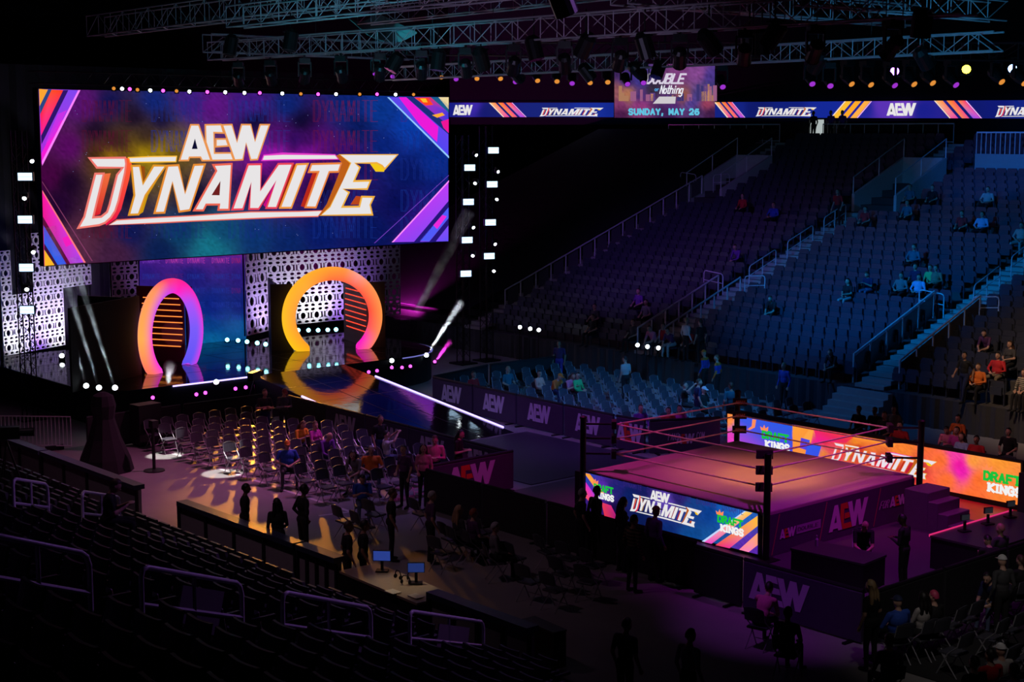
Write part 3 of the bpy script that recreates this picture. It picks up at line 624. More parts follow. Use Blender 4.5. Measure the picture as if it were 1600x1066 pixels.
# corner artwork: bands of colour cut off by neon lines
P_(mb, [(60, 139), (122, 141), (64.5, 257)], [(120, 70, 235), (130, 70, 240), (180, 40, 220)])
P_(mb, [(60, 139), (80, 140), (62, 179)], (40, 70, 130), 2); P_(mb, [(60, 139), (74, 140), (61, 166)], (250, 165, 50), 3)
P_(mb, [(80, 140), (98, 141), (63.5, 212), (62, 179)], [(255, 80, 30), (255, 60, 30), (255, 20, 150), (255, 30, 80)], 2); P_(mb, [(98, 141), (106, 141), (64, 226), (63.5, 212)], (45, 20, 105), 2)
P_(mb, [(64, 240), (78, 212), (92, 190), (100, 186), (64.5, 257)], (245, 30, 215), 2); P_(mb, [(70, 225), (90, 178), (104, 172), (84, 212)], (200, 50, 230), 2)
P_(mb, [(121, 141), (124.5, 141), (65, 259), (64.5, 252)], (255, 130, 255), 4)
P_(mb, [(605, 152), (700, 152), (700, 246)], [(90, 70, 235), (120, 60, 230), (80, 70, 240)])
P_(mb, [(622, 152), (634, 152), (684, 198), (682, 222), (655, 195)], (235, 25, 215), 2); P_(mb, [(634, 152), (646, 152), (700, 196), (700, 210)], (25, 45, 120), 2)
P_(mb, [(646, 152), (672, 152), (700, 176), (700, 196)], [(190, 40, 170), (230, 50, 60), (60, 60, 220), (50, 50, 220)], 2); P_(mb, [(647, 153), (668, 153), (676, 164), (664, 165)], (255, 70, 30), 3); P_(mb, [(655, 154), (664, 154), (667, 160), (660, 160)], (255, 190, 40), 4)
P_(mb, [(674, 180), (690, 176), (694, 180), (682, 184)], (250, 170, 50), 3); P_(mb, [(688, 190), (700, 186), (700, 208), (692, 200)], (240, 20, 150), 3)
P_(mb, [(672, 152), (684, 152), (700, 164), (700, 176)], (25, 95, 140), 3); P_(mb, [(684, 152), (700, 152), (700, 171)], (235, 215, 160), 3)
P_(mb, [(603.5, 152), (606.5, 152), (700, 244), (700, 247.5)], (150, 205, 255), 5)
P_(mb, [(612, 378.5), (700, 283), (700, 377)], [(160, 60, 240), (190, 60, 245), (100, 80, 250)])
P_(mb, [(646, 378), (700, 314), (700, 324), (655, 378)], (35, 20, 120), 2); P_(mb, [(670, 377.5), (700, 341), (700, 352), (680, 377.5)], (35, 20, 120), 2); P_(mb, [(676, 352), (690, 336), (697, 338), (682, 358)], (235, 40, 220), 3); P_(mb, [(655, 376), (700, 324), (700, 341), (670, 377)], (80, 90, 250), 2)
P_(mb, [(610.5, 378.5), (613.5, 378.5), (700, 284.5), (700, 281.5)], (255, 140, 255), 5); P_(mb, [(583, 380), (584.6, 380), (700, 274.6), (700, 273.4)], (110, 60, 190), 4)
P_(mb, [(65.5, 298), (131.5, 410), (68.5, 415.5)], [(255, 20, 160), (170, 70, 240), (200, 30, 120)])
P_(mb, [(66, 338), (67, 356), (100, 413), (109, 412)], (95, 15, 60), 2); P_(mb, [(67, 352), (68, 384), (88, 414), (103, 412.5)], [(90, 80, 220), (30, 100, 235), (30, 100, 240), (40, 80, 235)], 3); P_(mb, [(68, 380), (68, 391), (82, 414.5), (89, 414)], (60, 15, 60), 4); P_(mb, [(68, 390), (84, 414.2), (68.5, 415.5)], (250, 185, 40), 5)
P_(mb, [(96, 372), (106, 368), (112, 381), (102, 386)], (245, 30, 190), 4)
P_(mb, [(64.8, 297), (65.2, 301), (129.5, 410.5), (132.5, 410)], (255, 120, 130), 6); P_(mb, [(64.8, 283), (64.9, 285), (142, 408), (144, 408)], (130, 60, 100), 4)
mb.build('corner_artwork', SCREEN, scr, colour=True)
# the faint repeated word behind
mb = MB(); rg = random.Random(5)
def scrf(u, v, l): return on_big(u, v, l)
for row, y in enumerate((190, 237, 281, 330, 372)):
    for c_, x in enumerate((128, 236, 357, 489, 626)):
        if row in (2, 3) and c_ in (0, 1, 2): continue
        wdt = (82, 92, 103, 108, 74)[c_]; h_ = 33
        cl = [(22, 34, 115), (20, 42, 130), (20, 48, 140), (20, 46, 135), (55, 26, 115)][(c_+row) % 5] if rg.random() < .8 else (105, 20, 60)
        if c_ == 0: cl = (85, 15, 45)
        word = 'DYNAMITE' if c_ < 4 else 'DYNAM'
        n = len(word); cw = wdt/n*.66; gp = wdt/n*.34
        dy = (372-y)*.0
        for s in (0, 1):
            strokes(mb, lambda u, v, l: on_big(u, 2*y-v+0, l), word, x+s*2.2, y+0, cw, h_, gp, .55, S(*cl), .6, 0)
mb.build('background_words', SCREEN, scr, colour=True)
mb = MB(); rg = random.Random(9)
for i in range(70):
    x, y = rg.uniform(110, 690), rg.uniform(160, 375); P_(mb, [(x-.5, y), (x, y-.5), (x+.5, y), (x, y+.5)], (150, 160, 230), 1)
mb.build('sparks', SCREEN, scr, colour=True)
mb = MB()
LY0, LY1, LZ0, LZ1 = -4.63, 10.92, 6.45, 10.46
logo_main(mb, lambda u, v, l: (.02+l*.010+.06, LY0+u*(LY1-LY0)-2.7, LZ0+v*(LZ1-LZ0)-8.4))
tag(mb.build('lettering', SCREEN, scr, colour=True), 'white and gold show name in two lines')

# the lower video wall behind the stage
LX = -31.6
low = thing('video_wall', 'blue video wall under the big screen, between the two arches', 'screen', (LX, 1.6, SZ))
def on_low(px, py, l=0):
    p = at(px, py, x=LX); return (.06+l*.01, p[1]-1.6, p[2]-SZ)
PL = [((225,400),(85,30,140)),((300,392),(105,35,150)),((375,388),(95,32,140)),((225,420),(30,20,110)),((300,430),(25,25,115)),((375,430),(40,25,115)),((260,480),(18,25,105)),((330,480),(10,30,120)),((375,480),(12,28,110)),((330,510),(8,55,130)),((375,515),(10,80,145)),((330,530),(8,95,150)),((375,540),(8,70,120)),((260,520),(15,40,110))]
zb = at(383, 543, x=LX)
mb = MB(); picture(60, 60, PL, ((217, 385), (383.5, 378), (383.5, 541), (217, 560)), on_low, mb, .08); mb.build('display', SCREEN, low, colour=True)
mb = MB(); p0, p1 = on_low(217, 470), on_low(383.5, 470); mb.box((-.1, (p0[1]+p1[1])/2, 2.1), (.24, p1[1]-p0[1], 4.6)); mb.build('cabinet', BLACKM, low)
mb = MB(); rg = random.Random(4)
for row, y in enumerate((399, 411, 436, 458, 480, 500)):
    for x in (222, 258, 292, 330, 361):
        n = 8 if x < 360 else 4; cl = rg.choice([(190, 60, 170), (120, 60, 190), (60, 70, 200), (160, 30, 90), (35, 50, 160)]) if row < 2 else rg.choice([(90, 25, 110), (30, 50, 150), (30, 50, 150), (25, 60, 160)])
        strokes(mb, lambda u, v, l: on_low(u, 2*y-v, l), 'DYNAMITE'[:n], x, y, 2.3, 8, 1.4, .5, S(*cl), 1)
mb.build('background_words', SCREEN, low, colour=True)

# perforated lattice panels
LAT = mat('pale_lattice_panel', (.62, .62, .66), .55)
def lattice_mesh():
    cu = bpy.data.curves.new('lat', 'CURVE'); cu.dimensions = '2D'; cu.fill_mode = 'BOTH'; cu.extrude = .02
    def loop(pts):
        s = cu.splines.new('POLY'); s.points.add(len(pts)-1); s.use_cyclic_u = True
        for p, q in zip(s.points, pts): p.co = (*q, 0, 1)
    def circ(x, y, rx, ry, n=10, a0=0, a1=2*PI): loop([(x+rx*math.cos(a0+(a1-a0)*k/n), y+ry*math.sin(a0+(a1-a0)*k/n)) for k in range(n)])
    loop([(-.5, -.5), (.5, -.5), (.5, .5), (-.5, .5)])
    circ(0, 0, .19, .21)
    for s in (-1, 1):
        loop([(s*.40-.062, -.19), (s*.40+.062, -.19), (s*.40+.062, .19), (s*.40-.062, .19)])
        for t_ in (-1, 1):
            loop([(s*.27+.165*math.cos(a), t_*.385+(.10*math.sin(a) if math.sin(a)*t_ < 0 else .075*math.sin(a))) for a in [2*PI*k/9 for k in range(9)]])
            loop([(s*.20, t_*.262), (s*.31, t_*.20), (s*.31, t_*.10), (s*.235, t_*.18)])
    o = bpy.data.objects.new('lat', cu); COL.objects.link(o); dg = bpy.context.evaluated_depsgraph_get()
    me = bpy.data.meshes.new_from_object(o.evaluated_get(dg)); bpy.data.objects.remove(o); me.materials.clear(); me.materials.append(LAT); me.name = 'lattice_tile'; return me
LATM = lattice_mesh()
def lattice(label, a, b, z0, nx, nz, skip=lambda i, j: False, group=None):
    """a, b: ends of the foot in plan; tiles stand upright on it"""
    L = math.hypot(b[0]-a[0], b[1]-a[1]); an = math.atan2(b[1]-a[1], b[0]-a[0]); s = L/nx
    t = thing('lattice_screen', label, 'panel', (a[0], a[1], z0), an)
    for i in range(nx):
        for j in range(nz):
            if skip(i, j): continue
            o = objm('lattice_tile', LATM, t, ((i+.5)*s, 0, (j+.5)*s)); o.rotation_euler = (PI/2, 0, 0); o.scale = (s*.985, s*.985, 1)
    mb = MB()
    for i in range(0, nx+1, max(1, nx//3)): mb.box((i*s, .09, nz*s/2), (.05, .05, nz*s))
    mb.build('frame', BLACKM, t); return t
LTX = -32.3
a, b = at(419, 500, x=LTX), at(626, 500, x=LTX)
lattice('wide pale perforated lattice wall behind the yellow arch', (LTX, a[1]), (LTX, b[1]), 1.5, 10, 7)
a2 = at(385, 500, x=LTX+1.0); lattice('narrow pale lattice panel beside the blue video wall, left of the yellow arch', (LTX+1.0, a2[1]), (LTX+.05, a[1]-.02), 1.35, 2, 7)
a, b = at(175, 460, x=-31.2), at(217, 460, x=-31.2)
lattice('small pale lattice panel left of the blue video wall', (-31.2, a[1]), (-31.2, b[1]), 3.4, 2, 3)
a = at(6, 557, z=1.0); b = at(146, 531, z=1.0)
lattice('large stepped lattice wall at the left end of the stage', (a[0], a[1]), (b[0], b[1]), 1.0, 9, 8, skip=lambda i, j: (i >= 6 and j < 4) or (i in (1, 2) and j > 3) or (i == 0 and j > 6))
# lights that wash the lattices
for y, c, e in ((5.0, (.62, .45, 1), 420), (7.6, (.95, .95, 1), 520), (9.2, (.45, .2, 1), 380)):
    spot((LTX+1.9, y+.2, 1.35), (LTX, y+.1, 3.2), c, e, 95, 1, name='lattice_wash')
spot((LTX+2.6, 3.7, 1.4), (LTX+.4, 3.5, 3), (.5, .3, 1), 120, 80, 1, name='lattice_wash')
for k, c, e in ((.15, (.95, .95, 1), 520), (.36, (.4, .15, 1), 420), (.6, (1, 1, 1), 560), (.8, (.5, .2, 1), 420)):
    p = a*(1-k)+b*k; spot((p[0]+1.7, p[1]+.6, .7), (p[0], p[1], 2.6), c, e, 90, 1, name='lattice_wash')
spot((-29.6, -.5, 3.3), (-31.2, -.9, 4.4), (.55, .25, 1), 60, 80, 1, name='lattice_wash')

# drapes around the stage
mb = MB(); n = 120; vs = []
for i in range(n+1):
    y = -16+29.8*i/n; x = -37.5+.1*math.sin(i*1.9); vs += [(x, y, 0), (x, y, 13)]
mb.add(vs, [(2*i, 2*i+2, 2*i+3, 2*i+1) for i in range(n)]); tag(mb.build('stage_drape', DRAPE), 'tall black pleated drape behind the whole stage', 'drape')

spot((-34.5, 11.8, 1.5), (-37.4, 11.8, 5), (1, .02, .75), 900, 80, 1, name='drape_magenta')  # added spot; the lit drape stands in for magenta haze
spot((-31, -9, 9), (-37.4, -9, 5), (.03, .1, 1), 700, 90, 1, name='drape_blue'); spot((-27, 12.5, 9.5), (-37.4, 12.5, 8), (.03, .08, 1), 420, 90, 1, name='drape_blue')  # added blue spots in place of haze glow round the towers
spot((-32.6, 12.6, 1.4), (-36.5, 17.5, 4.2), (1, .03, .8), 7000, 70, 1, name='cover_magenta_fill')  # added spot tinting the black seat cover in place of magenta haze

# ---------------------------------------------------------------- small stage lights
def lamp_proto(name, lens, r=.16, label=None):
    """a small floor can: yoke, housing, lens; faces local +X"""
    t = thing(name, label or 'small lamp', 'light')
    X = Matrix.Rotation(PI/2, 3, 'Y')
    mb = MB(); mb.lathe((0, 0, 0), [(r*.6, -.22), (r*.95, -.12), (r*1.05, .05), (r*1.1, .07)], 12, M=X); mb.build('housing', BLACKM, t)
    mb = MB(); mb.lathe((.068, 0, 0), [(r, 0), (r*.98, .012)], 12, M=X); mb.build('lens', lens, t)
    mb = MB(); mb.box((0, r*1.25, -r*.5), (.04, .02, r*1.6)); mb.box((0, -r*1.25, -r*.5), (.04, .02, r*1.6)); mb.box((0, 0, -r*1.3), (.12, r*2.6, .03)); mb.build('yoke', BLACKM, t)
    return t
TOCAM = math.atan2(-31.1-2, 25.8+27)
def place(proto, p, rz, ry, label, group, first):
    o = proto if first else copy_tree(proto); o.location = p; o.rotation_euler = (0, ry, rz); o['label'] = label; o['group'] = group; return o
cy = lamp_proto('stage_light', LENSC, .085)
spots_c = [(355, 531), (372, 532), (386, 534), (402, 536), (415, 538), (466, 516), (482, 516), (497, 516), (512, 515.5), (525, 515)]
for i, (x, y) in enumerate(spots_c):
    if i < 5: p = at(x, y, z=SZ+.55); L = 'round cyan lamp on the stage floor before the blue wall, %s from the left' % ORD[i]
    else: p = at(x, y, z=SZ+.75); L = 'round cyan lamp seen through the yellow arch, %s from the left' % ORD[i-5]
    place(cy, p, TOCAM, -.1, L, 'cyan lamps on the stage', i == 0)
    mb = None
pk = lamp_proto('skirt_light', LENSP, .065)
sp_p = [(239, 621), (307, 616), (321, 613.5), (368, 607), (384, 605), (576, 581), (589, 579), (612, 574), (628, 574), (641, 572)]
for i, (x, y) in enumerate(sp_p):
    p = at(x, y, x=SX+.45); place(pk, p, TOCAM, 0, 'small magenta lamp along the stage front, %s from the left' % ORD[i], 'magenta lamps under the stage edge', i == 0)
wh = lamp_proto('beam_light', LENSW, .095)
sp_w = [(97, 557), (135, 604), (155, 607), (180, 607), (338, 598), (612, 564.5), (666, 556)]
beamp = []
for i, (x, y) in enumerate(sp_w):
    p = at(x, y, z=SZ+.15 if i not in (5, 6) else SZ-.1); beamp.append(p)
    place(wh, p, TOCAM, -.5, 'bright white beam lamp at the stage front, %s from the left' % ORD[i], 'white beam lamps at the stage', i == 0)
mg = lamp_proto('beam_light', LENSP, .065); place(mg, at(679, 566, z=.5), TOCAM, -.4, 'magenta beam lamp at the right corner of the stage', 'magenta beam lamp', True)
# hard beams in the haze: real lamps inside thin pockets of smoke
def haze_mat():
    m = bpy.data.materials.new('stage_haze'); m.use_nodes = True; nt = m.node_tree; nt.nodes.remove(nt.nodes['Principled BSDF'])
    v = nt.nodes.new('ShaderNodeVolumeScatter'); v.inputs['Color'].default_value = (1, 1, 1, 1); v.inputs['Anisotropy'].default_value = .1
    tc = nt.nodes.new('ShaderNodeTexCoord'); nz = nt.nodes.new('ShaderNodeTexNoise'); nz.inputs['Scale'].default_value = 1.6; nz.inputs['Detail'].default_value = 3
    mr = nt.nodes.new('ShaderNodeMapRange'); mr.inputs[1].default_value = .38; mr.inputs[2].default_value = .7; mr.inputs[3].default_value = .08; mr.inputs[4].default_value = 1.1
    nt.links.new(tc.outputs['Object'], nz.inputs[0]); nt.links.new(nz.outputs[0], mr.inputs[0]); nt.links.new(mr.outputs[0], v.inputs['Density'])
    nt.links.new(v.outputs[0], nt.nodes['Material Output'].inputs['Volume']); return m
HAZE = haze_mat()
def beam(p, q, deg, col, power, k0, k1, label):
    """p lamp, q where the beam points; smoke hangs along it from k0 to k1 of the way"""
    p, q = Vector(p), Vector(q); d = (q-p); L = d.length; t = math.tan(math.radians(deg/2))
    M = d.to_track_quat('Z', 'Y').to_matrix(); c = p+d*k0; h = L*(k1-k0)
    mb = MB(); r0, r1 = .05+L*k0*t*1.15, .05+L*k1*t*1.15
    mb.lathe((0, 0, 0), [(r0, 0), (r1, h)], 12, M=M); o = mb.build('haze_wisp', HAZE); o.location = c
    tag(o, label, 'haze', kind='stuff'); spot(p+d.normalized()*.1, q, col, power*8, deg, .2, .04, 'beam')
def up(px, py, base, dx=0.0): 
    return at(px, py, x=base[0]-.4+dx)
b = beamp
beam(b[1], up(106, 500, b[1]), 4, (.75, .9, 1), 700, .02, .55, 'pale smoky beam rising from the leftmost stage-front lamp')
beam(b[2], up(75, 350, b[2]), 3.6, (.75, .92, 1), 3200, .03, .98, 'long pale beam leaning left, seen left of the pink arch')
beam(b[3], up(96, 350, b[3]), 3.6, (.75, .92, 1), 3000, .0, .8, 'long pale beam nearest the pink arch')
beam(b[5], up(748, 300, b[5]), 3.8, (.85, .92, 1), 3500, .28, .88, 'broad white beam leaning right beneath the screen corner')
beam(b[6], up(722, 470, b[6]), 6.0, (.8, .92, 1), 2200, .02, .98, 'short bright white beam at the right stage corner')
beam(at(679, 566, z=.5), at(705, 532, x=-23.2), 9, (1, .05, .8), 500, .05, .95, 'short magenta beam at the right stage corner')
beam(at(262, 603, z=SZ+.1), at(266, 570, x=-24.2), 9, (.95, .9, 1), 260, .05, .95, 'small white beam standing before the pink arch')

# light towers: truss legs with strobes and moving heads
def strobe(parent, p, rz):
    mb = MB(); mb.box((0, 0, 0), (.16, .56, .30)); o = mb.build('strobe', BLACKM, parent); o.location = p; o.rotation_euler = (0, 0, rz)
    for s in (-1, 1):
        mb = MB(); mb.box((.09, 0, s*.068), (.02, .48, .125)); mb.build('strobe_lens', mat('strobe_lens', (.50, .74, 1), emit=2.2), o)
def tower(label, x, y, h, zs, heads):
    t = thing('light_tower', label, 'light tower', (x, y, 0)); rz = TOCAM+(.2 if y > 5 else -.1)
    mb = MB()
    for sx in (-.2, .2):
        for sy in (-.2, .2): mb.tube([(sx-.3, sy, 0), (sx-.3, sy, h)], .025, 6)
    k = 0; z = .3
    while z < h-.4:
        for (a, b_) in (((-.2, -.2), (.2, -.2)), ((.2, -.2), (.2, .2)), ((.2, .2), (-.2, .2)), ((-.2, .2), (-.2, -.2))):
            p, q = (a, b_) if k % 2 else (b_, a); mb.tube([(p[0]-.3, p[1], z), (q[0]-.3, q[1], z+.4)], .013, 4)
        z += .4; k += 1
    mb.build('truss_leg', BLACKM, t); mb = MB(); mb.box((-.3, 0, .03), (.9, .9, .06)); mb.build('base_plate', BLACKM, t)
    for z, dy in zs: strobe(t, (0, dy, z), rz)
    for z, dy, ang in heads:
        mb = MB(); X = Matrix.Rotation(PI/2, 3, 'Y'); mb.lathe((0, 0, 0), [(.10, -.22), (.16, -.1), (.15, .16)], 10, M=X); mb.box((0, 0, .24), (.2, .4, .08)); mb.box((0, .2, .1), (.08, .03, .28)); mb.box((0, -.2, .1), (.08, .03, .28))
        o = mb.build('moving_head', BLACKM, t); o.scale = (.6, .6, .6); o.location = (.05, dy, z); o.rotation_euler = (0, .45, rz+ang)
        mb = MB(); mb.lathe((.165, 0, 0), [(.12, 0), (.115, .012)], 10, M=X); mb.build('lens', LENSW, o)
    return t
TWX = -25.5
def tw(px, py): p = at(px, py, x=TWX); return p[1], p[2]
def mk_tower(label, strobes, heads, h):
    ys = [tw(*p)[0] for p in strobes]; y = sum(ys)/len(ys)
    tower(label, TWX, y, h, [(tw(*p)[1], tw(*p)[0]-y) for p in strobes], [(tw(*p)[1], tw(*p)[0]-y, a) for p, a in heads])
mk_tower('dark truss tower with white strobe bars left of the big screen', [(40, 276), (40, 343), (42, 418), (43, 484)], [((48, 250), .5), ((38, 308), .0), ((50, 392), .5), ((41, 450), .2)], 10.2)
mk_tower('dark truss tower of strobes just right of the big screen', [(733, 262), (731, 315.5), (729, 375), (727, 427.5)], [((741, 241), .4), ((742, 285), -.6), ((737, 354), .2), ((738, 398), -.5)], 10.0)
mk_tower('outermost truss tower of strobes right of the big screen', [(770, 235), (768, 288), (765.5, 347.5), (763.5, 400)], [((775, 267), .4), ((776, 310), -.6), ((771, 380), .2), ((771, 422), -.5)], 10.4)
# row of small lamps along the top of the screen
sl = lamp_proto('screen_top_light', LENSW, .07); slO = lamp_proto('screen_top_light', LENSO, .07); slP = lamp_proto('screen_top_light', LENSP, .07)
rowp = [(178, 139, 'o'), (191, 139.5, 'w'), (203, 140, 'p'), (215, 141, 'o'), (235, 142, 'w'), (255, 142.5, 'p'), (276, 143, 'o'), (296, 144, 'w'), (324, 144.5, 'p'), (352, 145, 'w'), (382, 146, 'w'), (406, 146, 'p'), (441, 147, 'w'), (470, 147.5, 'o'), (497, 148, 'p'), (525, 148, 'w'), (562, 148, 'o'), (589, 148, 'p'), (618, 148.5, 'w'), (646, 148.5, 'o')]
seen = set()
for i, (x, y, c) in enumerate(rowp):
    pr = {'o': slO, 'w': sl, 'p': slP}[c]; p = at(x, y-1.2, x=-29.5)
    place(pr, p, TOCAM, .2, '%s pin lamp on the top edge of the big screen, %s from the left' % ({'o': 'amber', 'w': 'white', 'p': 'magenta'}[c], ORD[i]), 'pin lamps along the top of the screen', c not in seen); seen.add(c)
    o = [q for q in COL.objects if q.name.startswith('screen_top_light')][-1]
mb = MB()
for z in (11.95, 12.4):
    for x in (-29.6, -29.2): mb.tube([(x, -6.5, z), (x, 12.5, z)], .025, 6)
for i in range(48):
    y = -6.5+i*.4; mb.tube([(-29.2, y, 11.95 if i % 2 else 12.4), (-29.2, y+.4, 12.4 if i % 2 else 11.95)], .012, 4)
tag(mb.build('lighting_truss', BLACKM), 'black truss running along the top edge of the big screen', 'truss')

# ---------------------------------------------------------------- the ring
RS, RH = 3.05, 1.15
ring = thing('wrestling_ring', 'wrestling ring with magenta and amber lit mat and three ropes', 'ring', (0, 0, 0))
CANVAS = mat('ring_canvas', (.50, .42, .36), .8, scale=1.2, var=.1)
mb = MB(); mb.box((0, 0, RH-.06), (RS*2, RS*2, .12)); o = mb.build('mat', CANVAS, ring)
bv = o.modifiers.new('b', 'BEVEL'); bv.width = .03; bv.segments = 2
APR = mat('apron_cloth', (.075, .02, .10), .8)
def apron_pts(px, py, l=0): p = at(px, py, x=RS+.02); return (p[0]+l*.004, p[1], p[2])
for nm, c, d in (('apron', (RS, 0), (.03, RS*2)), ('apron', (-RS, 0), (.03, RS*2)), ('apron', (0, RS), (RS*2, .03))):
    mb = MB(); mb.box((c[0], c[1], (RH-.1)/2+.02), (d[0], d[1], RH-.12)); mb.build(nm, APR, ring)
PRT = bpy.data.materials.new('printed_cloth'); PRT.use_nodes = True
_a = PRT.node_tree.nodes.new('ShaderNodeAttribute'); _a.attribute_name = 'Col'; PRT.node_tree.links.new(_a.outputs['Color'], PRT.node_tree.nodes['Principled BSDF'].inputs['Base Color']); PRT.node_tree.nodes['Principled BSDF'].inputs['Roughness'].default_value = .7
def plane_x(x, y0, w_, z0, h_, sg=1):
    """lettering plane facing +X (sg 1): reads towards +Y"""
    return lambda u, v, l: (x+.006+l*.003, y0+u*w_, z0+v*h_)
def plane_y(y, x0, w_, z0, h_):
    return lambda u, v, l: (x0+u*w_, y-.006-l*.003, z0+v*h_)
PW = (.78, .74, .78); PR = (.75, .06, .02)
mb = MB()
logo_aew(mb, aew_frame(plane_x(RS+.015, -.62, 1.62, .22, .68)), 0, False, PW, PR, (.06, .02, .08))
logo_aew(mb, aew_frame(plane_x(RS+.015, -2.55, .62, .40, .24)), 0, False, PW, PR, (.06, .02, .08))
f = plane_x(RS+.015, -1.9, .95, .42, .22); mb.poly([f(0, 0, 1), f(1, 0, 1), f(1, 1, 1), f(0, 1, 1)], 0, (.45, .35, .5))
strokes(mb, f, 'DOUBLE', .06, .3, .10, .4, .045, .035, (.1, .03, .1), 2)
logo_aew(mb, aew_frame(plane_x(RS+.015, 1.95, .75, .45, .28)), 0, False, PW, PR, (.06, .02, .08))
strokes(mb, plane_x(RS+.015, 1.5, .42, .47, .2), 'FOR', 0, 0, .22, 1, .1, .09, (.6, .55, .62), 2, .2)
for y in (-1.0, 1.25, -2.85):
    f = plane_x(RS+.015, y, .3, .06, .98); mb.poly([f(0, 0, 1), f(.12, 0, 1), f(1, 1, 1), f(.88, 1, 1)], 0, (.5, .05, .12))
mb.build('apron_print', PRT, ring, colour=True)
# LED apron towards the lower left
EY = -RS-.06
def on_apr(px, py, l=0): p = at(px, py, y=EY); return (p[0], EY-.002-l*.004, p[2])
a0, a1 = at(912.5, 738, y=EY), at(1184, 803, y=EY); b0, b1 = at(912.5, 797, y=EY), at(1184, 866.5, y=EY)
SOFT[0] = 60
mb = MB(); PA = [((915,745),(40,60,170)),((940,765),(90,40,170)),((960,760),(30,30,110)),((985,775),(10,30,95)),((1000,765),(20,25,90)),((1040,780),(90,60,170)),((1060,775),(35,25,95)),((1085,790),(20,60,130)),((1000,810),(8,25,80)),((1040,830),(10,40,110)),((1080,840),(12,70,140)),((1110,800),(10,60,140)),((1130,800),(20,90,180)),((1150,800),(30,100,190)),((1110,845),(20,80,150)),((1170,860),(90,40,170)),((930,800),(50,20,110)),((960,800),(20,10,60))]
picture(90, 22, PA, ((912.5, 738), (1184, 803), (1184, 866.5), (912.5, 797)), on_apr, mb, .08)
mb.build('led_panel', SCREEN, ring, colour=True)
mb = MB(); zc = (a0[2]+b0[2])/2; zh = a0[2]-b0[2]
mb.box(((a0[0]+a1[0])/2, EY+.04, zc), (a1[0]-a0[0]+.04, .07, zh+.05)); mb.box(((a1[0]+RS+.05)/2, EY+.05, .53), (RS+.05-a1[0], .06, 1.05)); mb.box((a0[0]-.25, EY+.12, .6), (.35, .1, .9)); mb.build('led_cabinet', BLACK, ring)
def PA_(mb, pts, col, l=1): mb.add([on_apr(x, y, l) for x, y in pts], [tuple(range(len(pts)))], 0, [S(*c) for c in col] if hasattr(col[0], '__len__') else S(*col))
mb = MB()
PA_(mb, [(913, 739), (922, 741), (945, 772), (935, 770)], [(255, 165, 60), (255, 150, 50), (250, 180, 90), (255, 130, 60)]); PA_(mb, [(913, 750), (929, 773), (926, 790), (913, 775)], [(230, 40, 200), (190, 60, 210), (240, 70, 120), (255, 90, 60)])
PA_(mb, [(940, 785), (955, 790), (966, 812), (945, 808)], [(230, 60, 90), (220, 40, 120), (150, 20, 120), (230, 50, 70)])
PA_(mb, [(1165, 799), (1176, 801.5), (1112, 850), (1100, 847)], [(255, 215, 110), (255, 190, 60), (230, 60, 190), (240, 90, 200)]); PA_(mb, [(1184, 806), (1184, 822), (1140, 857), (1118, 852)], [(255, 190, 50), (255, 180, 60), (235, 40, 150), (240, 60, 90)])
PA_(mb, [(1184, 833), (1184, 852), (1170, 863), (1155, 859)], [(255, 170, 90), (255, 150, 120), (250, 130, 190), (255, 130, 170)])
PA_(mb, [(1163, 799), (1166, 799), (1101, 847), (1097, 846)], (190, 215, 255), 2)
mb.build('corner_artwork', SCREEN, ring, colour=True)
mb = MB()
def frame_y(x0, x1, z0, z1, y, e=.004): return lambda u, v, l: (x0+u*(x1-x0), y-.004-l*e, z0+v*(z1-z0))
q0 = at(985, 806, y=EY); q1 = at(1097, 830, y=EY)
logo_main(mb, frame_y(q0[0], q1[0], .36, 1.06, EY), 3, outline=False)
fs = lambda x, y, l: (x, EY-.004-l*.004, y)
s0 = at(929, 790, y=EY)[0]; sponsor(mb, fs, s0, .50, .78, .40, 3); s1 = at(1122, 850, y=EY)[0]; sponsor(mb, fs, s1, .46, .86, .42, 3)
for i in range(6): strokes(mb, fs, 'DYNAMITE', -2.5+i*.85, .98, .06, .12, .03, .012, S(55, 35, 120), 2); 
mb.build('lettering', SCREEN, ring, colour=True)
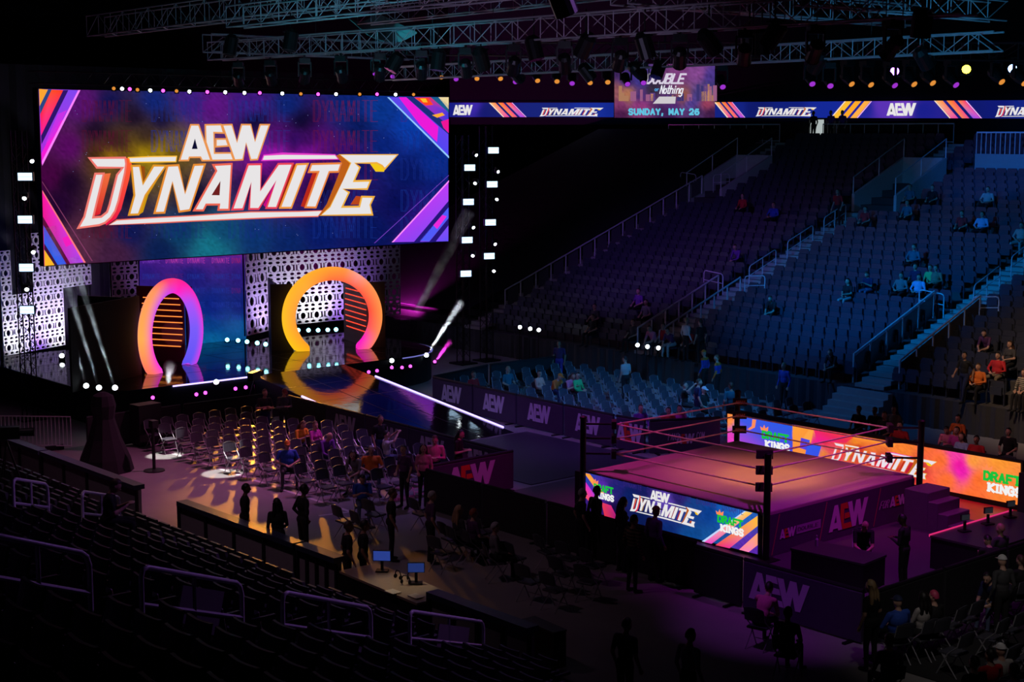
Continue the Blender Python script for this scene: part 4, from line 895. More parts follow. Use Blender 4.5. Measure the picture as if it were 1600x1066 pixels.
# posts, turnbuckles, ropes
INS = .52
ROPE = mat('ring_rope', (.95, .72, .60), .6)
PZ = RH+1.44
rope_z = [RH+.46, RH+.88, RH+1.27]
for sx, sy, nm in ((-1, -1, 'left'), (1, -1, 'near'), (1, 1, 'right'), (-1, 1, 'far')):
    px, py = sx*(RS+.10), sy*(RS+.10)
    mb = MB(); mb.tube([(px, py, 0), (px, py, PZ)], .085, 14); mb.lathe((px, py, PZ), [(.10, -.03), (.10, .02), (.05, .05)], 14); mb.box((px, py, .02), (.5, .5, .04)); pst = mb.build('post', BLACKM, ring, smooth=False)
    cx, cy_ = sx*(RS-INS), sy*(RS-INS)
    for z in rope_z:
        mb = MB(); mb.tube([(px, py, z), (px-sx*.13, py-sy*.13, z), (cx+sx*.10, cy_+sy*.10, z)], [.035, .028, .028], 8); tb = mb.build('turnbuckle', BLACKM, ring)
        mb = MB(); R_ = Matrix.Rotation(PI/4*(1 if sx*sy > 0 else -1), 3, 'Z')
        mb.box((cx+sx*.04, cy_+sy*.04, z), (.13, .40, .20), M=R_); mb.build('corner_pad', mat('corner_pad', (.03, .012, .02), .7), tb)
        if nm == 'far':
            ux, uy = R_ @ Vector((0, 1, 0)), None; ax_ = Vector((math.cos(-PI/4), math.sin(-PI/4), 0))
            al = Vector((math.sin(PI/4), math.cos(PI/4), 0)); base = Vector((cx-.04+.0, cy_+.04, z))+ax_*.072
            ff = lambda u, v, l: tuple(base+al*(-.15+.3*u)+Vector((0, 0, -.05+.10*v))+ax_*(l*.002))
            mb = MB(); logo_aew(mb, aew_frame(ff), 0, False, (.85, .35, .1), None, (.03, .01, .02)); mb.build('pad_print', PRT, tb, colour=True)
RC = RS-INS
for z in rope_z:
    for a, b_ in (((-RC, -RC), (RC, -RC)), ((RC, -RC), (RC, RC)), ((RC, RC), (-RC, RC)), ((-RC, RC), (-RC, -RC))):
        mb = MB(); mb.tube([(a[0], a[1], z), ((a[0]+b_[0])/2, (a[1]+b_[1])/2, z-.015), (b_[0], b_[1], z)], .021, 8); mb.build('rope', ROPE, ring)
# steel steps at the right post
stp = thing('ring_steps', 'steel ring steps standing against the right corner post', 'steps', (RS+.35, RS-.1, 0), math.radians(0))
SM = mat('steps_steel', (.20, .19, .22), .5, .3)
for i, (h_, x0) in enumerate(((1.0, .0), (.78, .72), (.52, 1.02), (.27, 1.32))):
    w_ = .72 if i == 0 else .30
    mb = MB(); mb.box((x0+w_/2, -.35, h_/2), (w_, 1.0, h_)); o = mb.build('step', SM, stp); bv = o.modifiers.new('b', 'BEVEL'); bv.width = .015

# LED board behind the ring
LBY = 5.8
lb = thing('led_board', 'long low orange and blue LED board behind the ring with show and sponsor words', 'led board', (0, LBY, 0))
def on_lb(px, py, l=0): p = at(px, py, y=LBY); return (p[0], -.01-l*.004, p[2])
def QU(x): return 646+(x-1137)*(725-646)/463.0, 700+(x-1137)*(787-700)/438.0
XS = (1137, 1577); tl = (1137, 646.5); tr = (1595, 724); bl_ = (1137, 700); br_ = (1595, 790)
SOFT[0] = 28
PB = [((1139,655),(255,140,60)),((1142,685),(230,60,190)),((1160,670),(60,110,240)),((1180,665),(30,100,235)),((1175,685),(180,60,220)),((1200,670),(30,90,225)),((1230,670),(35,80,220)),((1238,690),(90,60,200)),((1245,680),(255,150,60)),((1262,680),(250,140,50)),((1255,700),(80,60,220)),((1275,690),(240,30,130)),((1290,690),(230,40,80)),((1272,706),(60,80,230)),((1285,710),(240,130,50)),((1298,700),(230,70,90)),((1315,685),(235,60,70)),((1340,700),(200,20,40)),((1340,690),(245,140,40)),((1360,690),(240,120,50)),((1380,730),(190,15,45)),((1410,700),(250,130,50)),((1430,735),(190,20,50)),((1470,720),(255,110,50)),((1450,690),(250,110,50)),((1480,750),(255,110,50)),((1500,725),(240,20,160)),((1503,735),(235,25,170)),((1495,712),(240,60,160)),((1520,720),(255,150,60)),((1530,750),(255,110,45)),((1560,720),(255,150,50)),((1550,740),(250,140,60)),((1570,770),(255,130,50)),((1450,765),(255,90,60)),((1520,775),(255,110,50))]
mb = MB(); picture(130, 26, PB, (tl, tr, br_, bl_), on_lb, mb, .07); mb.build('display', SCREEN, lb, colour=True)
xa, xb = at(1137, 700, y=LBY)[0], at(1595, 750, y=LBY)[0]
zt = (at(*tl, y=LBY)[2]+at(*tr, y=LBY)[2])/2; zb_ = at(*br_, y=LBY)[2]
mb = MB(); mb.box(((xa+xb)/2, .09, (zt+.1)/2), (xb-xa+.06, .16, zt+.1)); mb.build('cabinet', BLACK, lb); mb = MB(); mb.box((xb+.25, -.05, .55), (.4, .3, 1.1)); mb.build('end_cap', mat('navy_end_cap', (.01, .012, .05), .6), lb)
mb = MB(); fb = lambda x, y, l: (x, -.012-l*.004, y)
m0, m1 = at(1297, 722, y=LBY)[0], at(1464, 745, y=LBY)[0]
def lbz(x): return zt-.02
logo_main(mb, lambda u, v, l: (m0+u*(m1-m0), -.012-l*.004, .36+v*.86), 2, with_top=False, white=S(235, 225, 235))
s0 = at(1192, 690, y=LBY)[0]; sponsor(mb, fb, s0, .40, 1.12, .56, 2); s1 = at(1538, 760, y=LBY)[0]; sponsor(mb, fb, s1, .40, 1.22, .60, 2)
def blob(pts, col, l=1): mb.add([on_lb(x, y, l) for x, y in pts], [tuple(range(len(pts)))], 0, S(*col))
def patch(pts, cols, l=.6): mb.add([on_lb(x, y, l) for x, y in pts], [tuple(range(len(pts)))], 0, [S(*c) for c in cols])
patch([(1151, 650), (1238, 664), (1238, 719), (1152, 702)], [(60, 90, 230), (40, 90, 230), (80, 70, 215), (190, 60, 210)])
patch([(1239, 664.5), (1272, 670), (1262, 722), (1239, 719)], [(255, 160, 55), (255, 150, 55), (250, 140, 70), (255, 140, 60)])
patch([(1252, 684), (1266, 688), (1262, 704), (1250, 700)], [(90, 60, 215), (60, 80, 230), (60, 70, 225), (130, 60, 210)], 1.2); patch([(1262, 694), (1284, 697), (1278, 716), (1258, 712)], [(50, 90, 235), (40, 90, 235), (60, 80, 230), (60, 90, 235)], 1.2)
patch([(1272, 671), (1336, 682), (1322, 692), (1294, 690), (1278, 694)], [(240, 40, 100), (255, 60, 50), (230, 40, 90), (240, 30, 130), (240, 25, 150)], .8)
patch([(1330, 682), (1400, 694), (1398, 700), (1340, 690)], [(255, 150, 50), (255, 160, 60), (250, 130, 50), (240, 120, 50)], .8)
blob([(1176, 655), (1182, 656), (1180, 668), (1172, 672), (1168, 671), (1175, 666)], (255, 140, 90)); blob([(1264, 672), (1271, 673), (1268, 688), (1256, 700), (1252, 706), (1260, 688), (1250, 692)], (255, 165, 70))
mb.build('lettering', SCREEN, lb, colour=True)
mb = MB(); mb.poly([(xb-3.6, LBY-.05, .026), (xb, LBY-.05, .026), (xb-.2, LBY-3.0, .026), (xb-2.6, LBY-3.0, .026)]); struct(mb.build('trim_red_glow', mat('painted_red_glow', (.62, .02, .07), .35)))  # red light from the LED board painted into the floor colour

# ---------------------------------------------------------------- barricades with printed covers
COVER = mat('barricade_cover', (.055, .035, .085), .8)
COVERB = mat('barricade_black', (.018, .018, .022), .75)
def barricade(a, b, label, front=1, logo=True, h=1.08, big=.62, group='padded barricades round the floor seats', extra=None, red=True, lw=1.35, u0=None):
    """front: side of a->b that carries the print (left of travel is +1)"""
    L = math.hypot(b[0]-a[0], b[1]-a[1]); an = math.atan2(b[1]-a[1], b[0]-a[0])
    t = thing('barricade', label, 'barrier', (a[0], a[1], 0), an, group)
    mb = MB(); mb.box((L/2, 0, h/2), (L-.03, .10, h-.06)); o = mb.build('cover', COVER if logo else COVERB, t); bv = o.modifiers.new('b', 'BEVEL'); bv.width = .02
    mb = MB(); mb.tube([(0.02, 0, h), (L-.02, 0, h)], .045, 8); mb.build('top_rail', BLACK, t)
    for x in (.25, L-.25):
        mb = MB(); mb.box((x, 0, .02), (.08, .6, .04)); mb.build('foot', BLACKM, t)
    if logo:
        w_ = lw; c = L/2 if u0 is None else u0
        if front > 0: f = lambda u, v, l: (c+w_/2-u*w_, .056+l*.003, .30+v*big)
        else: f = lambda u, v, l: (c-w_/2+u*w_, -.056-l*.003, .30+v*big)
        mb = MB(); logo_aew(mb, aew_frame(f), 0, False, (.62, .55, .75), PR if red else None, (.05, .03, .08)); mb.build('printed_letters', PRT, t, colour=True)
        if extra:
            mb = MB(); strokes(mb, (lambda u, v, l: (c-w_/2+u*w_, -.056-l*.003, .40+v*.28)), extra, -.42, .1, .10, .8, .05, .035, (.6, .5, .7), 1, .03)
            strokes(mb, (lambda u, v, l: (c-w_/2+u*w_, -.056-l*.003, .40+v*.28)), '.COM', 1.02, .1, .10, .8, .05, .035, (.6, .5, .7), 1, .03); mb.build('printed_words', PRT, t, colour=True)
    return t
# along the ramp, left side (seen past the chairs)
x = -18.6
for i in range(5):
    x1 = x+2.4; barricade((x, -2.45-.08*i), (x1, -2.53-.08*i), 'violet barricade panel with white letters left of the ramp, %s from the stage' % ORD[i], -1, i not in (0,), red=False); x = x1
# behind the left block, facing us: dark fence before the stage
barricade((-19.4, -9.6), (-19.4, -6.2), 'dark barricade behind the back row of left chairs, near half', -1, False); barricade((-19.4, -6.1), (-19.4, -2.7), 'dark barricade behind the back row of left chairs, half nearest the ramp', -1, False)
# end of the left block, facing the ring
barricade((-6.45, -5.95), (-6.45, -2.75), 'magenta lit barricade with a red middle letter ending the left chairs, facing the ring', -1, True, 1.1, .66, lw=1.75)
# near side of the ringside
x = -6.35
for i in range(4):
    barricade((x, -6.05-.02*i), (x+2.45, -6.07-.02*i), 'black barricade on the near side of the ring, %s from the left' % ORD[i], -1, False); x += 2.5
barricade((3.75, -6.35), (5.15, -6.38), 'dark barricade panel between the ring and the printed corner panel', -1, False)
barricade((5.2, -6.4), (8.3, -6.4), 'violet barricade with big white letters at the near corner of ringside', -1, True, 1.1, .62, red=False, lw=1.6, u0=1.0)
for i in range(4):
    y = -6.25+i*2.45; barricade((8.42, y), (8.42, y+2.4), 'black barricade along the right of ringside, %s from the near corner' % ORD[i], 1, False)
# right side of the ramp
x = -18.5
for i in range(4):
    barricade((x, 3.85-.1*i), (x+2.45, 3.75-.1*i), 'violet barricade panel with white letters right of the ramp, %s from the stage' % ORD[i], -1, True, red=False, lw=1.25); x += 2.5
barricade((-8.45, 3.45), (-7.25, 3.55), 'violet barricade with white letters just behind the left ring post', -1, True, red=True, lw=1.1)
barricade((-7.15, 3.6), (-6.0, 5.7), 'violet barricade with a web address beside the LED board', -1, True, lw=.62, big=.32, extra='FANS')
barricade((-18.6, 3.95), (-19.4, 7.3), 'blue lit barricade turning back from the ramp at the floor seats', 1, False)
barricade((-19.4, 7.4), (-19.3, 11.5), 'dark barricade behind the far floor seats', 1, False)
for i in range(3): barricade((-5.8+3.4*i, 6.4), (-2.5+3.4*i, 6.4), 'black barricade behind the LED board, %s from the left' % ORD[i], -1, False, 1.2)

# ---------------------------------------------------------------- folding chairs
CHF = mat('chair_frame', (.42, .42, .46), .35, .4); CHP = mat('chair_pad', (.06, .06, .08), .42)
def chair_proto():
    t = thing('folding_chair', 'x', 'chair')
    mb = MB(); mb.box((0, 0, .45), (.40, .42, .05)); o = mb.build('seat', CHP, t); bv = o.modifiers.new('b', 'BEVEL'); bv.width = .015
    mb = MB(); n = 6; vs = []
    for i in range(n+1):
        y = -.21+.42*i/n; bx = -.23-.03*math.cos((i/n-.5)*PI)
        for z, dx in ((.62, 0), (.86, -.05), (.90, -.055)): 
            zz = z if z < .9 else .88+.04*math.cos((i/n-.5)*PI)
            vs += [(bx+dx, y*(1 if z < .9 else .93), zz), (bx+dx-.03, y*(1 if z < .9 else .93), zz)]
    fs = []
    for i in range(n):
        a, b_ = i*6, (i+1)*6
        fs += [(a, b_, b_+2, a+2), (a+2, b_+2, b_+4, a+4), (a+1, a+3, b_+3, b_+1), (a+3, a+5, b_+5, b_+3), (a+4, b_+4, b_+5, a+5), (a, a+1, b_+1, b_)]
    mb.add(vs, fs); mb.build('backrest', CHP, t)
    for s in (-1, 1):
        mb = MB(); mb.tube([(.22, s*.215, 0), (-.02, s*.215, .46), (-.225, s*.215, .64), (-.285, s*.205, .87)], .014, 5); mb.build('front_leg', CHF, t)
        mb = MB(); mb.tube([(-.24, s*.20, 0), (.12, s*.20, .44)], .013, 5); mb.build('rear_leg', CHF, t)
    mb = MB(); mb.tube([(.15, -.21, .14), (.15, .21, .14)], .010, 5); mb.build('crossbar', CHF, t)
    return t
chair = chair_proto(); cused = [False]; CH = []
def put_chair(x, y, rz_, label, group):
    if not cused[0]: o = chair; cused[0] = True
    else: o = copy_tree(chair)
    o.location = (x, y, 0); o.rotation_euler = (0, 0, rz_); o['label'] = label; o['group'] = group; CH.append(o)
rg = random.Random(11)
LEFTC = {}
for i in range(12):
    for j in range(8):
        x = -18.35+i*.98; y = -7.75+j*.60
        if i == 11 and j < 2: continue
        put_chair(x+rg.uniform(-.04, .04), y+rg.uniform(-.03, .03), rg.uniform(-.07, .07), 'black folding chair left of the ramp, %s row from stage, %s from white line' % (ORD[i], ORD[j]), 'folding chairs left of the ramp')
for i in range(14):
    for j in range(9):
        x = -18.6+i*.95; y = 4.9+j*.78+ (.0 if x < -7 else 2.0)
        if x > -6.5 and j > 5: continue
        put_chair(x+rg.uniform(-.05, .05), y+rg.uniform(-.04, .04), rg.uniform(-.08, .08) if x < -4 else -.8, 'blue lit folding chair right of ramp, %s row from stage, %s from barricade' % (ORD[i], ORD[j]), 'folding chairs right of the ramp')
for i in range(9):
    for j in range(2):
        x = -2.2+i*1.0; y = 6.9+j*.95
        put_chair(x, y, -PI/2+rg.uniform(-.1, .1), 'folding chair behind the LED board, %s row back, %s from left' % (ORD[j], ORD[i]), 'folding chairs behind the LED board')
for i in range(11):
    for j in range(3):
        x = -5.2+i*.78; y = -7.6-j*.95
        if rg.random() < .42: continue
        put_chair(x+rg.uniform(-.08, .08), y, PI/2+rg.uniform(-.2, .2), 'shadowed folding chair on near side of ring, %s row back, %s from left' % (ORD[j], ORD[i]), 'folding chairs on the near side')
for i in range(6):
    for j in range(11):
        x = 9.5+i*.95; y = -6.5+j*.62
        put_chair(x, y+rg.uniform(-.05, .05), PI+rg.uniform(-.06, .06), 'dark folding chair right of ringside, %s row back, %s from near corner' % (ORD[i], ORD[j]), 'folding chairs right of ringside')

# ---------------------------------------------------------------- stadium seats
def stadium_seat(mb, o=(0, 0, 0), sg=1, lo=True):
    """folded stadium seat; sg 1: back of the seat on the +Y side (faces -Y)"""
    x, y, z = o
    def B(c, d): mb.box((x+c[0], y+sg*c[1], z+c[2]), d)
    pr = [(-.25, .42), (.25, .42), (.262, .72), (.20, .83), (-.20, .83), (-.262, .72)]; ya, yb = y+sg*.39, y+sg*.45
    vs = [(x+a, yy, z+b) for yy in (ya, yb) for a, b in pr]; mb.add(vs, [(0, 1, 2, 3, 4, 5), (11, 10, 9, 8, 7, 6)]+[(i, i+6, (i+1) % 6+6, (i+1) % 6) for i in range(6)])
    if lo: B((0, .32, .50), (.44, .08, .26))
    else: B((0, .18, .43), (.46, .42, .07))
    B((.27, .40, .24), (.03, .06, .48))
SEATB = mat('bank_seat_plastic', (.048, .056, .085), .36)
AIS = [(-28.6, 1.25), (-17.5, 1.25), (-6.4, 1.25), (5.0, 1.25)]
def spans(): 
    e = [-44+.3]; 
    for x, w_ in AIS: e += [x-w_/2-.05, x+w_/2+.05]
    e += [15.5]; return [(e[2*i], e[2*i+1]) for i in range(len(e)//2)]
SPN = spans()
def vom(x, k): return any(abs(x-ax) < 1.9 and 16 <= k <= 21 for ax in (-28.0, -17.0))
far_stuff = MB(); TAKEN = []
sm = MB(); stadium_seat(sm); seat_me = sm.mesh('seat', SEATB); nind = 0
def build_far_seats():
  global nind
  for si, (x0, x1) in enumerate(SPN):
    n = int((x1-x0)/.555); off = ((x1-x0)-n*.555)/2
    for k in range(NROW):
        y, z = frow(k)
        for i in range(n):
            x = x0+off+(i+.5)*.555
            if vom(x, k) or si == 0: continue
            if x > VB[0]-.4 and 32.3 < y < 34.2: continue
            if any(k == tk and abs(x-tx) < .5 for tx, tk in TAKEN): continue
            if si == 2 and k < 16 and nind < 120:
                o = objm('stadium_seat', seat_me, None, (x, y, z)); nind += 1
                tag(o, 'blue lit stadium seat, %s row above the drape, %s right of the violet stairs' % (ORD[k], ORD[i]), 'seat', 'stadium seats in the blue lit block')
            else: stadium_seat(far_stuff, (x, y, z))
  for tx, tk in TAKEN: stadium_seat(far_stuff, (tx, frow(tk)[0], frow(tk)[1]), 1, False)
  o = far_stuff.build('stadium_seats', SEATB); tag(o, 'rows of dark folding stadium seats filling the rest of the far bank', 'seats', kind='stuff')
# tarpaulin over the darkened end of the bank
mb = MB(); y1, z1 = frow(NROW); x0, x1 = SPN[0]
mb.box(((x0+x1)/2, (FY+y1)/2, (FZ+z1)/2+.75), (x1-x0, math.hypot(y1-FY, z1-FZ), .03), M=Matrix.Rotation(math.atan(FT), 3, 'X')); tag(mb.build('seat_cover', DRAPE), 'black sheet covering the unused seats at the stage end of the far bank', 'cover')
# stairs
for ai, (x, w_) in enumerate(AIS):
    t = thing('stair_flight', ['stair flight at the dark end of the far bank', 'stair flight between the violet and blue lit seats', 'stair flight between the blue lit and warm lit seats', 'stair flight at the right end of the far bank'][ai], 'stairs', (x, FY, FZ))
    sb = MB(); sb.box((0, 0, 0), (w_, PITCHR/2-.01, .155)); sme = sb.mesh('step', CONC)
    for k in range(NROW):
        if ai in (0, 1) and 28.4 < FY+PITCHR*k < 33.4: continue
        objm('step', sme, t, (0, PITCHR*k+PITCHR*.25, PITCHR*FT*k+.078-.02)); 
        objm('step', sme, t, (0, PITCHR*k+PITCHR*.75, PITCHR*FT*k+.078+PITCHR*FT*.5-.02))
# handrails
def hoop(name, pts, label, group, r=.024, mid=True, posts=True, z0=None):
    """pts: two floor points; a rail .9 m up with rounded ends and posts"""
    a, b = Vector(pts[0]), Vector(pts[1]); t = thing(name, label, 'railing', tuple(a), 0, group); d = b-a; u = Vector((0, 0, .92)); e = d.normalized()*.12
    mb = MB(); mb.tube([(0, 0, 0), tuple(u-Vector((0, 0, .12))), tuple(u-Vector((0, 0, .035))+e*.3), tuple(u+e), tuple(d+u-e), tuple(d+u-Vector((0, 0, .035))-e*.3), tuple(d+u-Vector((0, 0, .12))), tuple(d)], r, 7); mb.build('top_rail', STEEL, t, smooth=True)
    if mid: mb = MB(); mb.tube([tuple(u*.55), tuple(d+u*.55)], r*.85, 6); mb.build('mid_rail', STEEL, t)
    if posts: mb = MB(); mb.tube([tuple(d*.5), tuple(d*.5+u)], r*.85, 6); mb.build('post', STEEL, t)
    return t
def fz(y): return FZ+FT*(y-FY)
k = 0
for ai, x in ((1, -17.5), (2, -6.4)):
    for i, (ya, yb) in enumerate(((15.2, 17.0), (17.8, 19.6), (20.6, 22.4), (23.2, 25.0), (25.8, 27.4))):
        if ai == 2 and i < 2: continue
        if ai == 1 and i < 2: continue
        hoop('handrail', ((x+.1, ya, fz(ya)), (x+.1, yb, fz(yb))), 'steel hoop handrail on the %s, %s from the bottom' % (['', 'stairs left of the blue seats', 'stairs right of the blue seats'][ai], ORD[i]), 'hoop handrails on the far stairs')
def rail_run(label, pts, glass=True, h=1.0, nseg=6):
    """a long sloping guard rail with posts and clear panels"""
    a, b = Vector(pts[0]), Vector(pts[1]); t = thing('guard_rail', label, 'railing', tuple(a)); d = b-a; u = Vector((0, 0, h))
    mb = MB(); mb.tube([tuple(u), tuple(d+u)], .04, 8); mb.build('top_rail', STEEL, t)
    for i in range(nseg+1):
        p = d*(i/nseg); mb = MB(); mb.tube([tuple(p), tuple(p+u)], .035, 6); mb.build('post', STEEL, t)
        if i < nseg and glass:
            q = d*((i+1)/nseg); e = d*(.012); mb = MB(); o1 = Vector((.01, 0, 0))
            A, B_, C_, D_ = p+e+u*.1, q-e+u*.1, q-e+u*.9, p+e+u*.9
            mb.add([tuple(v) for v in (A, B_, C_, D_, A+o1, B_+o1, C_+o1, D_+o1)], [(0, 1, 2, 3), (7, 6, 5, 4), (0, 4, 5, 1), (1, 5, 6, 2), (2, 6, 7, 3), (3, 7, 4, 0)]); mb.build('panel', GLASS, t)
    return t
GLASS = mat('smoked_rail_panel', (.13, .12, .14), .25)
for s, L in ((-.62, 'left'), (.62, 'right')):
    rail_run('steel guard rail on the %s of the entry stairs below the violet seats' % L, ((-17.5+s, 14.4, FZ+.05), (-17.5+s, 19.4, fz(19.4))), False, 1.0, 6)
    rail_run('panelled guard rail on the %s of the entry stairs right of the blue seats' % L, ((-6.4+s*1.6, 14.6, FZ+.05), (-6.4+s*1.6, 19.6, fz(19.6))), True, 1.05, 5)
rail_run('long panelled guard rail climbing the dark edge of the far bank', ((-28.6, 16.2, fz(16.2)), (-28.6, 30.0, fz(30.0))), True, .95, 14)
for x in (-17.5, -6.4, -28.6):
    for s in (-.62, .62):
        y = 19.7 if x > -28 else 30.2
        lb_ = {-17.5: 'violet lit stairs', -6.4: 'stairs right of the blue seats', -28.6: 'dark end stairs'}[x]
        hoop('landing_rail', ((x+s, y, fz(y)), (x+s+(1.1 if s > 0 else -1.1), y, fz(y)+.1)), 'steel rail across the landing of the %s, %s side' % (lb_, 'right' if s > 0 else 'left'), 'landing rails on the far bank', posts=False)
# vomitories: concrete-walled openings high in the bank
VOMM = mat('pale_concrete', (.66, .64, .66), .8)
for x, L in ((-27.6, 'violet lit'), (-17.0, 'blue lit')):
    y0, y1 = 29.0, 33.0; t = thing('stair_opening', 'pale concrete walled entry opening at the top of the %s stairs' % L, 'entrance', (x, y0, fz(y0)))
    h1 = fz(y1)-fz(y0)
    mb = MB(); mb.add([(1.1, 0, -.3), (1.1, 4, -.3), (1.1, 4, h1+.9), (1.1, 0, .7), (1.25, 0, -.3), (1.25, 4, -.3), (1.25, 4, h1+.9), (1.25, 0, .7)], [(0, 3, 2, 1), (4, 5, 6, 7), (0, 1, 5, 4), (1, 2, 6, 5), (2, 3, 7, 6), (3, 0, 4, 7)]); mb.build('side_wall', VOMM, t)
    mb = MB(); mb.add([(-1.25, 0, -.3), (-1.25, 4, -.3), (-1.25, 4, h1+.9), (-1.25, 0, .7), (-1.1, 0, -.3), (-1.1, 4, -.3), (-1.1, 4, h1+.9), (-1.1, 0, .7)], [(0, 3, 2, 1), (4, 5, 6, 7), (0, 1, 5, 4), (1, 2, 6, 5), (2, 3, 7, 6), (3, 0, 4, 7)]); mb.build('side_wall', VOMM, t)
    mb = MB(); mb.box((0, 3.9, (h1+.9)/2), (2.2, .15, h1+.9)); mb.build('back_wall', VOMM, t); mb = MB(); mb.box((.3, 3.81, h1*.4), (.9, .03, 1.4)); mb.build('doorway', BLACK, t)
    for s in (-1.18, 1.18):
        mb = MB(); mb.tube([(s, 0, .7), (s, 0, 1.5), (s, 4, h1+1.8), (s, 4, h1+.9)], .03, 6); mb.tube([(s, 2, h1/2+.8), (s, 2, h1/2+1.66)], .025, 6); mb.build('rail', STEEL, t)
# railing and pale lit doorway along the concourse
yt, zt_ = frow(NROW)
def upright_rail(label, x0, x1, y, z, h, dens):
    t = thing('balcony_rail', label, 'railing', (x0, y, z)); L = x1-x0
    mb = MB(); mb.box((L/2, 0, h), (L, .06, .06)); mb.box((L/2, 0, .08), (L, .04, .04)); mb.build('rail', STEEL, t)
    n = int(L/dens); pm = MB(); pm.box((0, 0, h/2), (.03, .03, h)); pm = pm.mesh('baluster', STEEL)
    for i in range(n+1): objm('baluster', pm, t, (L*i/n, 0, 0))
    return t
upright_rail('thin dark railing along the top of the violet and blue seats', -26.5, -18.3, yt+.3, zt_, 1.0, .9)
upright_rail('thin railing along the top of the far bank over the dark end', -38, -29.5, yt+.3, zt_, 1.0, 1.1)
VB = at(1522, 277, y=33.2); VC = at(1640, 277, y=33.2)
t = thing('balcony', 'blue lit solid balcony front with a slatted railing at the far right', 'balcony', (VB[0], 33.2, VB[2])); L = VC[0]-VB[0]
mb = MB(); mb.box((L/2, .15, .55), (L, .3, 1.1)); mb.build('front', mat('pale_balcony', (.40, .40, .42), .7), t)
mb = MB(); mb.box((L/2, .1, 2.1), (L, .06, .07)); mb.build('rail', STEEL, t); pm = MB(); pm.box((0, .1, 1.6), (.035, .03, 1.0)); pm = pm.mesh('baluster', STEEL)
for i in range(int(L/.25)+1): objm('baluster', pm, t, (.25*i, 0, 0))
spot((-10, 20, 12), (VB[0]+2, 33, VB[2]+1), (.02, .2, 1), 2600, 40, 1, name='balcony_blue')
dw = thing('lit_doorway', 'small bright white doorway high on the concourse under the ribbon board', 'doorway', tuple(at(1276, 217, y=yt+5.5)))
mb = MB(); p = at(1264, 187, y=yt+5.5); q = at(1286, 217, y=yt+5.5); mb.box((0, .1, (p[2]-q[2])/2), (q[0]-p[0], .06, p[2]-q[2])); mb.build('opening', mat('lit_corridor', (.75, .85, .85), emit=.55), dw)
mb = MB(); mb.box((-(q[0]-p[0])/2-.05, .05, (p[2]-q[2])/2), (.1, .2, p[2]-q[2])); mb.box(((q[0]-p[0])/2+.05, .05, (p[2]-q[2])/2), (.1, .2, p[2]-q[2])); mb.build('jamb', BLACK, dw)

# ---------------------------------------------------------------- near bank: seats, hand rails, dasher wall
hl = [((-30, 832), (139, 866), 'leftmost hooped handrail at the bottom left corner'), ((220, 885), (377, 912), 'hooped handrail with a sign board, second along the near aisle'), ((441, 925), (579, 950), 'hooped handrail third along the near aisle'), ((640, 955), (755, 972), 'hooped handrail with a board, last before the floor'), ((128, 768), (186, 777), 'small hooped handrail of the farther near aisle'), ((20, 748), (74, 757), 'small hooped handrail at the left edge of the farther near aisle')]
def npt(px, py, up=0): p = at_slope(px, py, NY, NZ+up, -NT); return p-np.array((0, 0, up))
HOOPS = [(npt(*p, .92), npt(*q, .92)) for p, q, L in hl]
NSEAT = mat('near_seat_plastic', (.030, .031, .036), .38)
def near_proto():
    t = thing('stadium_seat', 'x', 'seat')
    mb = MB(); n = 5; vs = []
    for i in range(n+1):
        x = -.23+.46*i/n; c = .03*math.cos((i/n-.5)*PI)
        for y, z in ((.12+c, .42), (.02+c, .86)): vs += [(x, -y, z), (x, -y-.035, z)]
    fs = []
    for i in range(n):
        a, b_ = i*4, (i+1)*4; fs += [(a, b_, b_+2, a+2), (a+1, a+3, b_+3, b_+1), (a+2, b_+2, b_+3, a+3), (a, a+1, b_+1, b_)]
    fs += [(0, 2, 3, 1), (n*4, n*4+1, n*4+3, n*4+2)]
    mb.add(vs, fs); mb.build('backrest', NSEAT, t)
    mb = MB(); mb.box((0, .02, .50), (.42, .10, .36), M=Matrix.Rotation(.15, 3, 'X')); o = mb.build('folded_seat', NSEAT, t); bv = o.modifiers.new('b', 'BEVEL'); bv.width = .02
    mb = MB(); mb.box((.26, .06, .60), (.045, .34, .05)); mb.box((.26, -.06, .30), (.04, .08, .58)); mb.build('armrest', mat('armrest_black', (.05, .05, .055), .3), t)
    return t
nproto = near_proto(); nused = False; cnt = 0
NAX = [(1.4, 1.2), (11.0, 1.3), (-8.3, 1.0)]
stuff = MB()
TVC = npt(14, 770)
def segd(p, a, b):
    a, b, p = np.array(a[:2]), np.array(b[:2]), np.array(p); d = b-a; t = max(-.5, min(1.5, ((p-a)@d)/(d@d))); return np.linalg.norm(p-a-t*d)
def blocked(x, k):
    y = NY-PITCHR*k-.45
    return any(segd((x, y), a, b) < .62 for a, b in HOOPS) or abs(x-1.4) < .6 or abs(x+8.3) < .6
seatn = {}
